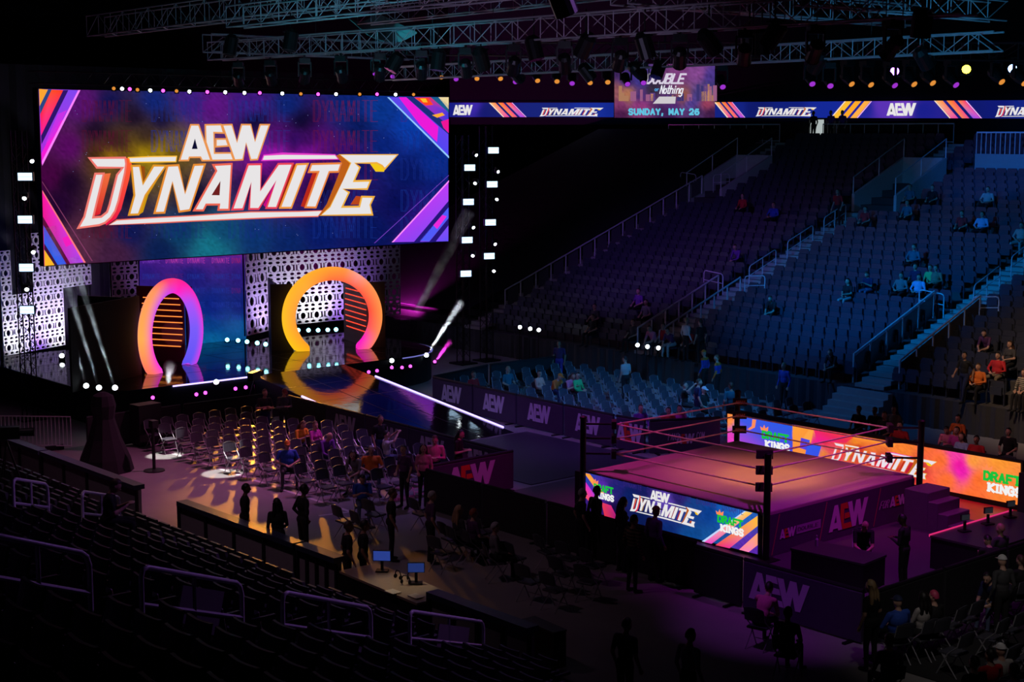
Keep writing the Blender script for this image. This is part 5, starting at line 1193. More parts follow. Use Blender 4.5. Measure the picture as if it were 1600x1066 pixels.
for k in range(0, 22):
    y = NY-PITCHR*k-.45; z = NZ+PITCHR*NT*k
    for i in range(0, 78):
        x = -22+.56*i
        if blocked(x, k) or math.hypot(x-TVC[0], y-TVC[1]) < .9: continue
        # what the photograph sees of this seat
        d = np.array((x, y, z+.8))-CAM; dz = d@_f
        if dz < 3: continue
        px, py = 800+FPX*(d@_r)/dz, 533-FPX*(d@_u)/dz
        if px < -40 or py > 1120 or px > 860: continue
        if cnt < 175 and dz < 26:
            o = nproto if not nused else copy_tree(nproto); nused = True; cnt += 1
            side = 'left of the far aisle' if x < 1.4 else 'between the two near aisles' if x < 11 else 'right of the hooped aisle'
            seatn[(k, side)] = m_ = seatn.get((k, side), 0)+1
            o.location = (x, y, z); o['label'] = 'black near seat %s, %s row up, %s along' % (side, ORD[k] if k < 20 else 'twenty-first' if k == 20 else 'twenty-second', ORD[m_-1] if m_ <= 20 else 'twenty-'+ORD[m_-21]); o['group'] = 'black seats in the near bank'
        else: stadium_seat(stuff, (x, y-.05, z), -1)
if stuff.v: tag(stuff.build('stadium_seats', NSEAT), 'remaining dark seats of the near bank farther off', 'seats', kind='stuff')
def nz(y): return NZ+NT*(NY-y)
RAILV = mat('painted_rail', (.45, .40, .48), .45, .2)
for i, (p, q, L) in enumerate(hl):
    a, b_ = HOOPS[i]; t = hoop('handrail', (a, b_), L+' in the near bank', 'hooped handrails in the near bank', .03)
    if i in (1, 3):
        d = Vector(b_-a); mb = MB(); e = d.normalized()
        mb.box(tuple(d*.55+Vector((0, 0, .52))), (d.length*.42, .02, .5), M=d.to_track_quat('X', 'Z').to_matrix()); tag(mb.build('sign_board', mat('grey_board', (.22, .20, .22), .7), t), 'plain grey board hung on the rail')
# dasher wall along the floor
dw_x = [(-27, -21.2), (-21.1, -15.4), (-15.3, -9.6), (-7.4, -2.2), (-2.1, -.6), (2.6, 5.6)]
for i, (a, b_) in enumerate(dw_x):
    t = thing('dasher_board', 'low white backed arena wall along the floor with a dark cap, %s from the left' % ORD[i], 'wall panel', (a, -12.85, 0)); L = b_-a
    n = 4
    for k in range(n): mb = MB(); mb.box((L*(k+.5)/n, 0, .5), (L/n-.03, .12, .96)); mb.build('panel', mat('white_board', (.34, .31, .33), .7), t)
    mb = MB(); mb.box((L/2, 0, 1.05), (L, .30, .12)); mb.build('cap', mat('dasher_cap', (.04, .05, .10), .4), t)
    for k in range(n+1): mb = MB(); mb.box((L*k/n, -.09, .5), (.07, .06, .95)); mb.build('rib', BLACK, t)

# ---------------------------------------------------------------- ribbon board round the upper deck and hung banner screen
RD = [(690, 99), (765, 98.5), (960, 98), (1200, 95), (1400, 90), (1600, 84), (1640, 83)]
ZR0, ZR1 = None, None
def rib_xy(px):
    for (a, da), (b, db) in zip(RD[:-1], RD[1:]):
        if px <= b or b == 1640:
            A, B_ = at(a, 172, d=da), at(b, 172, d=db)   # vertical facet through A and B; meet the pixel's upright plane
            v = ray(px, 172); M_ = np.array([[v[0], -(B_-A)[0]], [v[1], -(B_-A)[1]]]); s = np.linalg.solve(M_, (A-CAM)[:2]); return CAM+v*s[0], s[0], (B_-A)
def on_rib(px, py, l=0):
    p, s, d = rib_xy(px); q = CAM+ray(px, py)*s; n = np.array([d[1], -d[0], 0]); n = n/np.linalg.norm(n); n = n if n@(CAM-q) > 0 else -n
    return tuple(q+n*(l*.02))
rb = thing('ribbon_board', 'long narrow blue LED ribbon board running round the upper deck', 'led board', (0, 0, 0))
def top(px): return 160.5-4.0*max(0, (px-1000))/600
def bot(px): return 183.0+2.2*max(0, (px-900))/700
mb = MB()
xs = list(range(702, 1641, 3)); cols = []; vs = []
SOFT[0] = 60
RB = [((703,165),(20,30,130)),((740,165),(60,40,170)),((758,175),(15,25,110)),((765,170),(20,30,110)),((850,172),(20,35,120)),((930,170),(20,45,150)),((960,170),(15,40,140)),((1150,172),(20,35,130)),((1180,172),(15,25,105)),((1230,172),(15,30,120)),((1290,172),(20,40,150)),((1350,168),(30,35,150)),((1380,162),(90,50,180)),((1410,164),(110,60,190)),((1440,172),(25,30,140)),((1520,172),(15,25,110)),((1560,172),(15,25,115)),((1600,172),(20,35,130))]
for x in xs:
    for k in range(5): vs.append((x, top(x)+(bot(x)-top(x))*k/4))
A_ = np.array(vs); C = idw(RB, A_[:, 0], A_[:, 1])
mb.add([on_rib(x, y) for x, y in vs], [(i*5+k, i*5+k+1, (i+1)*5+k+1, (i+1)*5+k) for i in range(len(xs)-1) for k in range(4)], 0, [tuple(c) for c in C])
mb.build('display', SCREEN, rb, colour=True)
mb = MB()
def RP(pts, col, l=1): mb.add([on_rib(x, y, l) for x, y in pts], [tuple(range(len(pts)))], 0, [S(*c) for c in col] if hasattr(col[0], '__len__') else S(*col))
def bands(x0, w_, sl, cs):
    for k in range(3):
        a = x0+k*w_*.36; t_, b_ = top(a), bot(a); RP([(a, t_), (a+w_*.24, t_), (a+w_*.24+sl, b_), (a+sl, b_)], cs[k])
    RP([(x0+w_*.98, top(x0)), (x0+w_*1.02, top(x0)), (x0+w_*1.02+sl, bot(x0)), (x0+w_*.98+sl, bot(x0))], (255, 190, 255), 2); RP([(x0-2, top(x0)), (x0, top(x0)), (x0+sl, bot(x0)), (x0+sl-2, bot(x0))], (255, 230, 200), 2)
hot = [[(255, 190, 110), (255, 140, 60), (230, 60, 160), (240, 90, 160)], [(255, 150, 40), (255, 90, 60), (240, 70, 140), (250, 130, 80)], [(255, 130, 50), (255, 60, 100), (190, 70, 220), (140, 80, 230)]]
yel = [(255, 190, 50), (255, 170, 40), (255, 175, 70)]
bands(766, 34, 22, hot); bands(1118, 26, 20, hot); bands(1462, 48, 24, hot); bands(1322, 40, -22, yel)
def rl(x0, x1, y0, y1): return lambda u, v, l: on_rib(x0+u*(x1-x0), y1-v*(y1-y0), l)
logo_main(mb, rl(843, 943, 162, 182), 2, outline=False, with_top=False); logo_main(mb, rl(1181, 1277, 161, 182), 2, outline=False, with_top=False); logo_main(mb, rl(1556, 1660, 157, 183), 2, outline=False, with_top=False)
logo_aew(mb, aew_frame(rl(708, 739, 164, 180)), 2, False); logo_aew(mb, aew_frame(rl(1386, 1433, 161, 181)), 2, False)
mb.build('lettering', SCREEN, rb, colour=True)
mb = MB()
for i in range(len(xs)-1):
    for (ya, yb) in (((lambda x: top(x)-2.5), top), (bot, (lambda x: bot(x)+2.5))):
        mb.poly([on_rib(xs[i], ya(xs[i]), .5), on_rib(xs[i+1], ya(xs[i+1]), .5), on_rib(xs[i+1], yb(xs[i+1]), .5), on_rib(xs[i], yb(xs[i]), .5)])
    a, b_ = on_rib(xs[i], top(xs[i]), -8), on_rib(xs[i+1], top(xs[i+1]), -8); mb.poly([(a[0], a[1], a[2]+12), (b_[0], b_[1], b_[2]+12), (b_[0], b_[1], b_[2]-1.4), (a[0], a[1], a[2]-1.4)])
mb.build('fascia', VOID, rb)

# hung banner screen
bp = at(1038, 146, d=76.0); rzb = math.atan2(CAM[1]-bp[1], CAM[0]-bp[0]); e1 = np.array([-math.sin(rzb), math.cos(rzb), 0]); 
hs = thing('hanging_screen', 'hanging poster screen with a purple riverside city and a turquoise date', 'screen', tuple(bp), rzb)
nB = np.array([math.cos(rzb), math.sin(rzb), 0])
def on_hs(px, py, l=0):
    v = ray(px, py); s = ((bp-CAM)@nB)/(v@nB); q = CAM+v*s-bp; return (l*.012, q@e1, q[2])
SOFT[0] = 25
PH = [((962,110),(60,35,90)),((980,125),(50,35,110)),((1000,125),(60,50,130)),((1060,115),(120,60,120)),((1090,115),(130,70,140)),((1110,120),(70,50,130)),((1110,135),(60,50,120)),((965,145),(140,80,90)),((980,148),(170,110,80)),((1000,150),(70,45,110)),((1040,155),(80,45,100)),((1070,150),(140,80,70)),((1090,150),(70,60,130)),((1108,148),(120,90,80)),((970,165),(120,50,100)),((1000,165),(140,55,120)),((1050,165),(80,40,110)),((1080,160),(80,60,140)),((1105,160),(150,60,90)),((970,178),(70,25,70)),((1040,175),(60,30,80)),((1090,178),(70,40,90)),((1112,178),(60,25,70)),((1020,140),(50,40,60)),((1110,143),(40,70,110))]
mb = MB(); picture(50, 26, PH, ((960, 100), (1117, 100), (1117, 184), (960, 184)), on_hs, mb, .12); mb.build('display', SCREEN, hs, colour=True)
mb = MB(); a, b_ = on_hs(960, 100), on_hs(1117, 184); mb.box((-.16, 0, (a[2]+b_[2])/2), (.3, abs(b_[1]-a[1]), a[2]-b_[2])); mb.box((-.16, 0, a[2]+1.6), (.06, .06, 3.2)); mb.build('cabinet', BLACKM, hs)
mb = MB(); H_ = lambda u, v, l: on_hs(u, 184-v, l)
rg = random.Random(2)
for i in range(34):  # lit buildings of the skyline
    x = 962+rg.random()*152; w_ = rg.uniform(3, 8); h_ = rg.uniform(6, 22)*(1.3 if x < 1005 or x > 1085 else .6); c = rg.choice([(170, 120, 90), (90, 60, 130), (200, 140, 90), (60, 50, 110), (150, 90, 130)])
    mb.add([on_hs(x, 158, .5), on_hs(x+w_, 158, .5), on_hs(x+w_, 158-h_, .5), on_hs(x, 158-h_, .5)], [(0, 1, 2, 3)], 0, S(*c))
strokes(mb, H_, 'SUNDAY, MAY 26', 983, 5.2, 5.4, 8.2, 3.1, 2.7, S(95, 195, 225), 3)
strokes(mb, H_, 'DOUBLE', 1009, 54, 8, 14, 2, 3.0, S(215, 205, 225), 2, .35)
strokes(mb, H_, 'or', 1023, 42, 3, 5, 1, 1.2, S(80, 160, 220), 2); strokes(mb, H_, 'Nothing', 1031, 38, 4.4, 12, 1.0, 1.7, S(235, 235, 245), 3, .25)
mb.add([on_hs(x, y, 2) for x, y in ((1020, 162), (1030, 151), (1056, 151), (1055, 162))], [(0, 1, 2, 3)], 0, S(205, 200, 205))
mb.build('lettering', SCREEN, hs, colour=True)

# ---------------------------------------------------------------- overhead trusses and moving heads
def truss(label, a, b, s=.55, m=ALU, step=.9, r=.028):
    a, b = Vector(a), Vector(b); t = thing('lighting_truss', label, 'truss', tuple(a)); d = b-a; L = d.length; e = d.normalized(); sd = Vector((-e.y, e.x, 0)); up_ = Vector((0, 0, 1))
    for q in ((1, 1), (1, -1), (-1, 1), (-1, -1)):
        o = sd*q[0]*s/2+up_*q[1]*s/2; mb = MB(); mb.tube([tuple(o), tuple(d+o)], r, 6); mb.build('chord', m, t)
    n = max(2, int(L/step)); mb = MB()
    for side in (-1, 1):
        for i in range(n):
            p0, p1 = d*(i/n), d*((i+1)/n); o1 = sd*side*s/2+up_*s/2; o2 = sd*side*s/2-up_*s/2
            mb.tube([tuple(p0+(o1 if i % 2 else o2)), tuple(p1+(o2 if i % 2 else o1))], r*.55, 4); mb.tube([tuple(p0+o1), tuple(p0+o2)], r*.55, 4)
    for i in range(n): p0, p1 = d*(i/n), d*((i+1)/n); mb.tube([tuple(p0+sd*s/2*(1 if i % 2 else -1)-up_*s/2), tuple(p1-sd*s/2*(1 if i % 2 else -1)-up_*s/2)], r*.5, 4)
    mb.build('lattice_bracing', m, t)
    for k in (.15, .5, .85):
        p = d*k; mb = MB(); mb.tube([tuple(p+up_*s/2), (p.x, p.y, 26.9-a.z)], .012, 4); mb.build('hoist_chain', BLACKM, t)
    return t
truss('grey lighting truss over the near side of the ring, running the width of the picture', (-22, -3, 12.95), (8, -3, 12.85), .6)
truss('blue lit lighting truss over the far side of the ring', (-24, 6, 12.45), (3.2, 6, 12.55), .5, step=.75)
truss('short blue lit truss at the far right', (4.2, 8.6, 12.3), (10, 8.6, 12.6), .5, step=.75)
truss('cross truss high over the ramp', (-21.5, -3.6, 13.2), (-21.5, 5.4, 13.2), .6); truss('cross truss high over the ring', (-1.5, -3.6, 13.6), (-1.5, 9, 13.6), .6)
truss('upper truss above the near lighting truss', (-26, -5.5, 13.9), (8, -5.5, 14.2), .7); truss('cross truss over the right side of the ring', (3.4, -2.6, 13.3), (3.4, 5.6, 13.3), .5); truss('cross truss at the upper right of the picture', (7.6, -2.4, 13.4), (7.6, 8.2, 13.2), .5); truss('high truss running over the middle of the ring', (-20, 2, 14.3), (9, 2, 14.6), .6, step=1.1)
truss('dark truss carrying the row of small coloured lamps', (-30, 9, 13.78), (4, 9, 12.34), .5, BLACKM)
truss('blue tinted truss hung at the top left of centre', (-14, -7, 13.5), (2, -7, 13.6), .6)
X90 = Matrix.Rotation(PI/2, 3, 'Y')
def head_proto(lens, r=.17):
    t = thing('moving_head', 'x', 'light')
    mb = MB(); mb.box((0, 0, .62), (.34, .34, .16)); mb.box((0, 0, .74), (.06, .06, .12)); mb.build('base', BLACKM, t)
    mb = MB(); mb.box((0, .2, .34), (.10, .04, .46)); mb.box((0, -.2, .34), (.10, .04, .46)); mb.box((0, 0, .54), (.14, .44, .05)); mb.build('yoke', BLACKM, t)
    M_ = Matrix.Rotation(math.radians(128), 3, 'Y')
    mb = MB(); mb.lathe((0, 0, .14), [(.10, -.30), (.17, -.22), (.16, .02), (r, .24), (r+.01, .28)], 12, M=M_); o = mb.build('lamp_head', BLACKM, t)
    if lens is not None:
        mb = MB(); mb.lathe((0, 0, .14), [(r*.9, .283), (r*.88, .295)], 12, M=M_); mb.build('lens', lens, t)
    return t
protos = {'d': head_proto(None), 'o': head_proto(LENSO, .11), 'v': head_proto(LENSV, .11)}; usedp = set()
def head(c, p, rz_, label, group):
    o = protos[c] if c not in usedp else copy_tree(protos[c]); usedp.add(c); o.location = p
    if p[1] > 8:
        L = 13.50-.0424*(p[0]+30)-(p[2]+.8)
        if L > .01: mb = MB(); mb.tube([(0, 0, .78), (0, 0, .8+L)], .02, 6); mb.build('clamp', BLACKM, o)
    o.rotation_euler = (0, 0, rz_); o['label'] = label; o['group'] = group
for i in range(14):
    x = -20.5+i*2.05; head('d', (x, -3, 11.82), TOCAM+PI+random.uniform(-.3, .3), 'unlit dark moving head under the near truss, %s from the left' % ORD[i], 'unlit moving heads on the near truss')
lamps = [(587, 112, 'v'), (614, 116, 'v'), (657, 115, 'o'), (688, 117, 'o'), (712, 120, 'v'), (745, 119, 'o'), (780, 119, 'o'), (806, 124, 'v'), (838, 122, 'o'), (870, 123, 'o'), (894, 126, 'v'), (922, 125, 'o'), (949, 124, 'o'), (978, 127, 'v'), (1005, 125, 'v'), (1127, 131, 'v'), (1266, 126, 'v'), (1295, 129, 'v')]
for i, (x, y, c) in enumerate(lamps):
    p = at(x, y-1, y=9); head(c, (p[0], 9, p[2]-.1), TOCAM+random.uniform(-.25, .1), '%s moving head in the overhead row, %s from the left' % ({'o': 'amber', 'v': 'violet'}[c], ORD[i]), 'coloured moving heads in the overhead row')
lamps2 = [(1324, 126, 'o'), (1354, 127, 'o'), (1391, 128, 'v'), (1421, 126, 'o'), (1450, 124, 'o'), (1486, 127, 'v'), (1557, 122, 'o'), (1592, 124, 'o')]
for i, (x, y, c) in enumerate(lamps2):
    p = at(x, y-1, y=9); head(c, (p[0], 9, p[2]-.1), TOCAM+.3, '%s moving head at the right of the overhead row, %s of that group' % ({'o': 'amber', 'v': 'violet'}[c], ORD[i]), 'coloured moving heads at the right')
big = [(1398, 111, mat('violet_spot_lens', (.45, .15, 1), emit=9), 'violet'), (1510, 108, mat('yellow_spot_lens', (1, .75, .04), emit=9), 'yellow'), (1582, 107, mat('blue_spot_lens', (.25, .45, 1), emit=10), 'blue white')]
for x, y, m_, c in big:
    t = lamp_proto('followspot', m_, .17); p = at(x, y, d=60); t.location = p; t.rotation_euler = (0, .15, math.atan2(CAM[1]-p[1], CAM[0]-p[0])); tag(t, 'bright %s follow spot glaring at the upper right' % c)
# cyan lit sound baffles hung at the top
BAF = mat('pale_baffle', (.55, .6, .6), .7)
def baffle(label, pix, d, sag):
    q = [Vector(at(*p, d=d+k)) for p, k in zip(pix, (0, 3, 3, 0))]; mb = MB(); n = 8; vs = []
    for i in range(n+1):
        t_ = i/n
        for a, b_ in ((0, 1), (3, 2)):
            p = q[a].lerp(q[b_], t_); p = p+Vector((0, 0, -sag*math.sin(PI*t_))); vs += [tuple(p), tuple(p+Vector((0, 0, .04)))]
    fs = [(i*4, i*4+2, i*4+6, i*4+4) for i in range(n)]+[(i*4+1, i*4+5, i*4+7, i*4+3) for i in range(n)]
    mb.add(vs, fs); tag(mb.build('ceiling_baffle', BAF), label, 'baffle'); return q
q = baffle('cyan lit curved ceiling baffle at the top left of centre', [(536, 22), (588, 21), (652, 52), (574, 55)], 60, .35); m_ = (q[0]+q[1]+q[2]+q[3])/4; spot((m_.x+2.2, m_.y-2.4, m_.z-1.6), m_, (.05, .6, .8), 2600, 60, 1, name='baffle_cyan')
q = baffle('small cyan lit flat ceiling baffle at the top left', [(278, 28), (340, 26), (350, 32), (300, 34)], 66, .05); m_ = (q[0]+q[1]+q[2]+q[3])/4; spot((m_.x+2.2, m_.y-2.4, m_.z-1.6), m_, (.05, .6, .8), 1600, 60, 1, name='baffle_cyan')
spot((4, -12, 8.5), (-8, -3, 13), (.45, .38, .7), 1500, 80, 1, name='truss_wash'); spot((6, -2, 9.5), (1, 6.5, 12.6), (.05, .45, .9), 1600, 70, 1, name='truss_wash')
spot((-6, -10, 9), (-12, -3, 13), (.05, .6, .8), 1300, 80, 1, name='truss_wash')

# ---------------------------------------------------------------- tables and small things on the floor
def table(label, c, sx, sy, h, rz_, m_top, cloth=BLACK):
    t = thing('draped_table', label, 'table', (c[0], c[1], 0), rz_)
    mb = MB(); mb.box((0, 0, h-.02), (sx, sy, .05)); mb.build('top', m_top, t)
    mb = MB(); mb.box((0, 0, (h-.06)/2), (sx-.04, sy-.04, h-.06)); mb.build('cloth', cloth, t); return t
ta = at(1440, 862, z=.75); tb = at(1575, 812, z=.75)
TT = mat('dark_table_top', (.06, .05, .06), .35)
cA = (6.9, 1.0); tA = table('long black commentary table right of the ring', cA, 1.6, 3.6, .80, 0, TT)
def monitor(label, p, rz_, col, s=.45, name='monitor', em=.8):
    t = thing(name, label, 'monitor', p, rz_)
    mb = MB(); mb.box((0, 0, .03), (.2, .26, .03)); mb.box((0, 0, .15), (.04, .06, .22)); mb.build('stand', BLACK, t)
    mb = MB(); mb.box((0, 0, .36), (.05, s*1.5, s*.9)); mb.build('housing', BLACK, t); mb = MB(); mb.box((.03, 0, .36), (.012, s*1.38, s*.78)); mb.build('screen', mat('monitor_'+label.split()[0], col, emit=em), t); return t
for i, dy in enumerate((-.9, .1, 1.1)): monitor(['grey', 'dim', 'pale'][i]+' small monitor on the commentary table', (cA[0]-.45, cA[1]+dy, .80), math.radians(-20), (.10, .11, .14), .16, em=.12)
cB = (5.35, -3.3); table('low black timekeeper table at the near right of the ring', cB, 1.9, 1.0, .72, .1, TT)
bt = thing('water_bottle', 'clear bottle standing on the timekeeper table', 'bottle', (4.75, -3.3, .72)); mb = MB(); mb.lathe((0, 0, 0), [(.035, 0), (.035, .16), (.015, .2), (.015, .23)], 10); mb.build('bottle_body', mat('clear_plastic', (.5, .45, .6), .2), bt); mb = MB(); mb.lathe((0, 0, .23), [(.018, 0), (.018, .025)], 8); mb.build('cap', mat('cap_white_plastic', (.6, .6, .6)), bt)
# technical desk at the dasher wall
tc = (.1, -12.3); TD = table('warm lit technical desk behind the low wall, crowded with monitors', (1.0, -12.55), 2.9, .95, .85, -.05, mat('wood_desk', (.42, .33, .24), .5))
p = at(593, 905, y=-12.3); monitor('blue screened monitor at the left of the technical desk', (p[0]+.1, -12.3, .85), -.8, (.04, .09, .5), .26, em=.5)
p = at(655, 915, y=-12.3); monitor('narrow blue monitor at the right of the technical desk', (p[0]-.1, -12.3, .85), -.7, (.03, .07, .35), .24, em=.4)
spot((1.2, -12.2, 3.4), (1.2, -12.6, .8), (1, .8, .5), 60, 46, .8, name='desk_lamp')
for i, (px, py) in enumerate(((622, 905), (634, 913), (644, 906))):
    q = at(px, py, z=.875); t = thing('headset', 'black headset lying on the technical desk, %s from the left' % ORD[i], 'headset', tuple(q), .5*i, 'headsets on the desk')
    mb = MB(); mb.tube([(-.09, 0, .05), (-.09, 0, .12), (-.05, 0, .18), (.05, 0, .18), (.09, 0, .12), (.09, 0, .05)], .012, 6); mb.build('band', BLACK, t)
    for s in (-1, 1): mb = MB(); mb.ell((s*.09, 0, .05), (.03, .045, .05)); mb.build('ear_cup', BLACKM, t)
for i, (px, py) in enumerate(((614, 925), (650, 932))):
    q = at(px, py, z=.875); mb = MB(); mb.box((0, 0, .005), (.3, .22, .01)); o = mb.build('paper_sheet', mat('paper', (.7, .66, .6))); o.location = q; tag(o, ['white paper sheet at the left front of the technical desk', 'white paper sheet at the right front of the technical desk'][i], 'paper')
# stanchion, flight case, covered rig at left
p = at(241, 736, z=0); t = thing('lamp_post', 'slim black post on a round base by the white line', 'stand', tuple(p)); mb = MB(); mb.lathe((0, 0, 0), [(.32, 0), (.32, .03), (.05, .06)], 14); mb.build('base', BLACK, t); mb = MB(); mb.tube([(0, 0, .05), (0, 0, 1.35)], .05, 8); mb.build('pole', BLACK, t); mb = MB(); mb.box((.05, 0, 1.45), (.25, .2, .22)); mb.build('head', BLACK, t)
p = at(229, 695, z=0); t = thing('flight_case', 'tall black flight case at the end of the left chairs', 'case', tuple(p), .1); mb = MB(); mb.box((0, 0, .72), (.55, .85, 1.3)); mb.build('body', BLACK, t)
for sx in (-.2, .2):
    for sy in (-.34, .34): mb = MB(); mb.lathe((sx, sy, .04), [(.04, -.04), (.04, .04)], 8); mb.build('caster', BLACKM, t)
p = at(165, 735, z=0); t = thing('covered_camera', 'tripod camera wrapped in a black cover at the left floor edge', 'camera', tuple(p))
mb = MB(); vs = []; 
mb.lathe((0, 0, 0), [(.85, 0), (.75, .4), (.5, 1.0), (.32, 1.6), (.38, 2.0), (.30, 2.3), (.1, 2.4)], 11); mb.build('cover', DRAPE, t)
# television camera in the near bank, far left
p = npt(14, 770); t = thing('television_camera', 'television camera with a small glowing viewfinder at the left edge', 'camera', (p[0], p[1], p[2]), math.radians(60))
for k in range(3): a = 2*PI*k/3; mb = MB(); mb.tube([(.35*math.cos(a), .35*math.sin(a), 0), (0, 0, 1.2)], .025, 6); mb.build('tripod_leg', BLACKM, t)
mb = MB(); mb.box((0, 0, 1.4), (.6, .2, .28)); mb.build('body', BLACKM, t); mb = MB(); mb.lathe((.3, 0, 1.4), [(.09, 0), (.10, .3), (.11, .32)], 12, M=X90); mb.build('lens', BLACKM, t); mb = MB(); mb.box((-.33, -.05, 1.55), (.02, .16, .11)); mb.build('viewfinder', mat('viewfinder_glow', (.45, .5, 1), emit=.8), t)
# covered gear at lower middle
for i, (px, py, s) in enumerate(((850, 1006, .3),)):
    q = at(px, py, z=.4); t = thing('equipment_case', ['white edged equipment case at the bottom centre', 'dark equipment case at the bottom centre'][i], 'case', (q[0], q[1], 0), -.1); mb = MB(); mb.box((0, 0, .40), (1.0, s, .7)); mb.build('body', BLACK, t); mb = MB(); mb.box((0, 0, .77), (1.02, s+.02, .04)); mb.build('lid', mat('case_edge', (.08, .07, .08)), t)

# white lamps on stands before the far bank, crowd fence, steps up to the bank
fl = lamp_proto('stand_lamp', LENSW, .085)
for i, (px, py, yy) in enumerate(((812, 511, 13.2), (828, 513.5, 13.2), (841.5, 515.5, 13.2), (995.5, 539, 13.2), (1011, 541.5, 13.2), (1028, 543.5, 13.2))):
    p = at(px, py, y=yy); o = place(fl, p, TOCAM, 0, 'white lamp on a slim stand before the far seats, %s from the left' % ORD[i], 'white lamps before the far seats', i == 0)
for o in [o for o in COL.objects if o.name.startswith('stand_lamp')]:
    mb = MB(); mb.tube([(-.06, 0, -.12), (-.06, 0, -o.location.z)], .02, 6); mb.build('pole', BLACKM, o)
a, b_ = Vector(at(-20, 702, z=0)), Vector(at(112, 704, z=0)); t = thing('crowd_fence', 'blue lit steel crowd fence at the far left of the floor', 'fence', tuple(a)); d = b_-a
mb = MB(); mb.tube([(0, 0, .15), (0, 0, 1.1), (d.x, d.y, 1.1), (d.x, d.y, .15), (0, 0, .15)], .022, 6); mb.build('frame', STEEL, t)
for i in range(1, 22):
    mb = MB(); mb.tube([(d.x*i/22, d.y*i/22, .15), (d.x*i/22, d.y*i/22, 1.1)], .010, 5); mb.build('bar', STEEL, t)
for k in (.2, .8): mb = MB(); mb.box((d.x*k, d.y*k, .08), (.1, .6, .16)); mb.build('foot', BLACKM, t)
t = thing('entry_steps', 'pale blue lit steps from the floor up beside the blue seats', 'steps', (-6.4, 12.7, 0))
for i in range(5): mb = MB(); mb.box((0, .15+.27*i, .1+.1*i), (2.2, .27, .2+.2*i)); mb.build('step', CONC, t)
p = at(362, 640, z=0)+np.array((1.6, 0, 0)); t = thing('tripod_camera', 'black television camera on a tripod before the stage front', 'camera', tuple(p), 2.2)
for k in range(3): a_ = 2*PI*k/3; mb = MB(); mb.tube([(.4*math.cos(a_), .4*math.sin(a_), 0), (0, 0, 1.25)], .025, 6); mb.build('tripod_leg', BLACKM, t)
mb = MB(); mb.box((0, 0, 1.45), (.7, .22, .3)); mb.build('body', BLACKM, t); mb = MB(); mb.lathe((.35, 0, 1.45), [(.10, 0), (.11, .3), (.12, .32)], 12, M=X90); mb.build('lens', BLACKM, t)

ADDED_CANS = {'ring_amber': 'added can round the amber ring lamp', 'ring_amber_core': 'added can round the narrow amber ring lamp', 'ring_magenta': 'added can round the magenta ring lamp, nearer the stage', 'ring_magenta.001': 'added can round the magenta ring lamp, farther from the stage'}
used_l = set()
for (p, tg, deg, nm) in TO_SHROUD:  # made-up cans round the lamps, hiding their glare from the side
    if nm in ('baffle_cyan', 'truss_wash', 'balcony_blue', 'near_wall_wash', 'drape_blue'): continue
    L = 'added dark can hiding the glare of the %s lamp' % nm.replace('_', ' ')
    if L in used_l: L += ', farther one'
    used_l.add(L)
    t = thing('added_lamp_can', L, 'light', p); M_ = (Vector(tg)-Vector(p)).to_track_quat('Z', 'Y').to_matrix(); r = .20; dp = min(.34, r*.8/math.tan(math.radians(deg/2)))
    mb = MB(); n = 14; vs = []
    for (q, h_) in ((.10, -.30), (.2, -.2), (r, dp), (r+.015, dp), (r+.015, -.2), (.11, -.32)):
        vs += [tuple(M_ @ Vector((q*math.cos(2*PI*k/n), q*math.sin(2*PI*k/n), h_))) for k in range(n)]
    fs = [(i*n+k, i*n+(k+1) % n, (i+1)*n+(k+1) % n, (i+1)*n+k) for i in range(5) for k in range(n)]+[tuple(range(n)), tuple(5*n+n-1-k for k in range(n))]
    mb.add(vs, fs); mb.build('housing', BLACKM, t)
    mb = MB(); mb.tube([(0, 0, .2), (0, 0, .9)], .02, 6); mb.box((0, 0, .24), (.1, .5, .04)); mb.build('hanger', BLACKM, t)
mb = MB(); mb.box((-.81, 0, .80), (.03, 3.6, .06)); tag(mb.build('led_strip', mat('crimson_led_strip', (.9, .03, .2), emit=.8), tA), 'crimson glowing table edge')

# ---------------------------------------------------------------- the people
def hd(px, py, h, d=None):
    """the floor below a head seen at this pixel, head centre at height h"""
    p = at(px, py, z=h); return (p[0], p[1], 0)
SH, TH = 1.20, 1.64      # seated and standing head heights
RINGWARD = 0             # chairs left of the ring look along +X
P1 = 'people among the chairs left of the ramp'
def pp(pose, px, py, face, shirt, label, base=0.0, **kw):
    h = (TH if POSE[pose]['z'] > .8 else SH)*kw.get('h', 1.0)
    if pose == 'sit_lean': h -= .1
    p = at(px, py, z=base+h); seated = POSE[pose]['z'] < .8; near = sorted(CH, key=lambda o: (o.location.x-p[0])**2+(o.location.y-p[1])**2)[:1]
    if pose in ('sit_lean', 'sit_phone'):
        k = .22 if pose == 'sit_lean' else .08; p = p-np.array((math.cos(math.radians(face)), math.sin(math.radians(face)), 0))*k
    for o in near:
        dd = math.hypot(o.location.x-p[0], o.location.y-p[1])
        if seated and dd < .85: o.location = (p[0], p[1], 0); o.rotation_euler = (0, 0, math.radians(face)); CH.remove(o)
        elif seated: o2 = copy_tree(chair); o2.location = (p[0], p[1], 0); o2.rotation_euler = (0, 0, math.radians(face)); o2['label'] = 'folding chair under the '+' '.join(label.split()[:11]); o2['group'] = 'occupied folding chairs'
    if not seated:
        for o in [o for o in CH if math.hypot(o.location.x-p[0], o.location.y-p[1]) < .5 and o is not chair]:
            CH.remove(o)
            for c in list(o.children): bpy.data.objects.remove(c)
            bpy.data.objects.remove(o)
    return person(pose, (p[0], p[1], base), face, shirt, label, **kw)
pp('crossed', 413, 614, -20, 'black', 'bearded person in black with folded arms at the back of the left chairs', sleeve=None, trousers='navy', skin=0, hair=('short', 'brown'), group=P1)
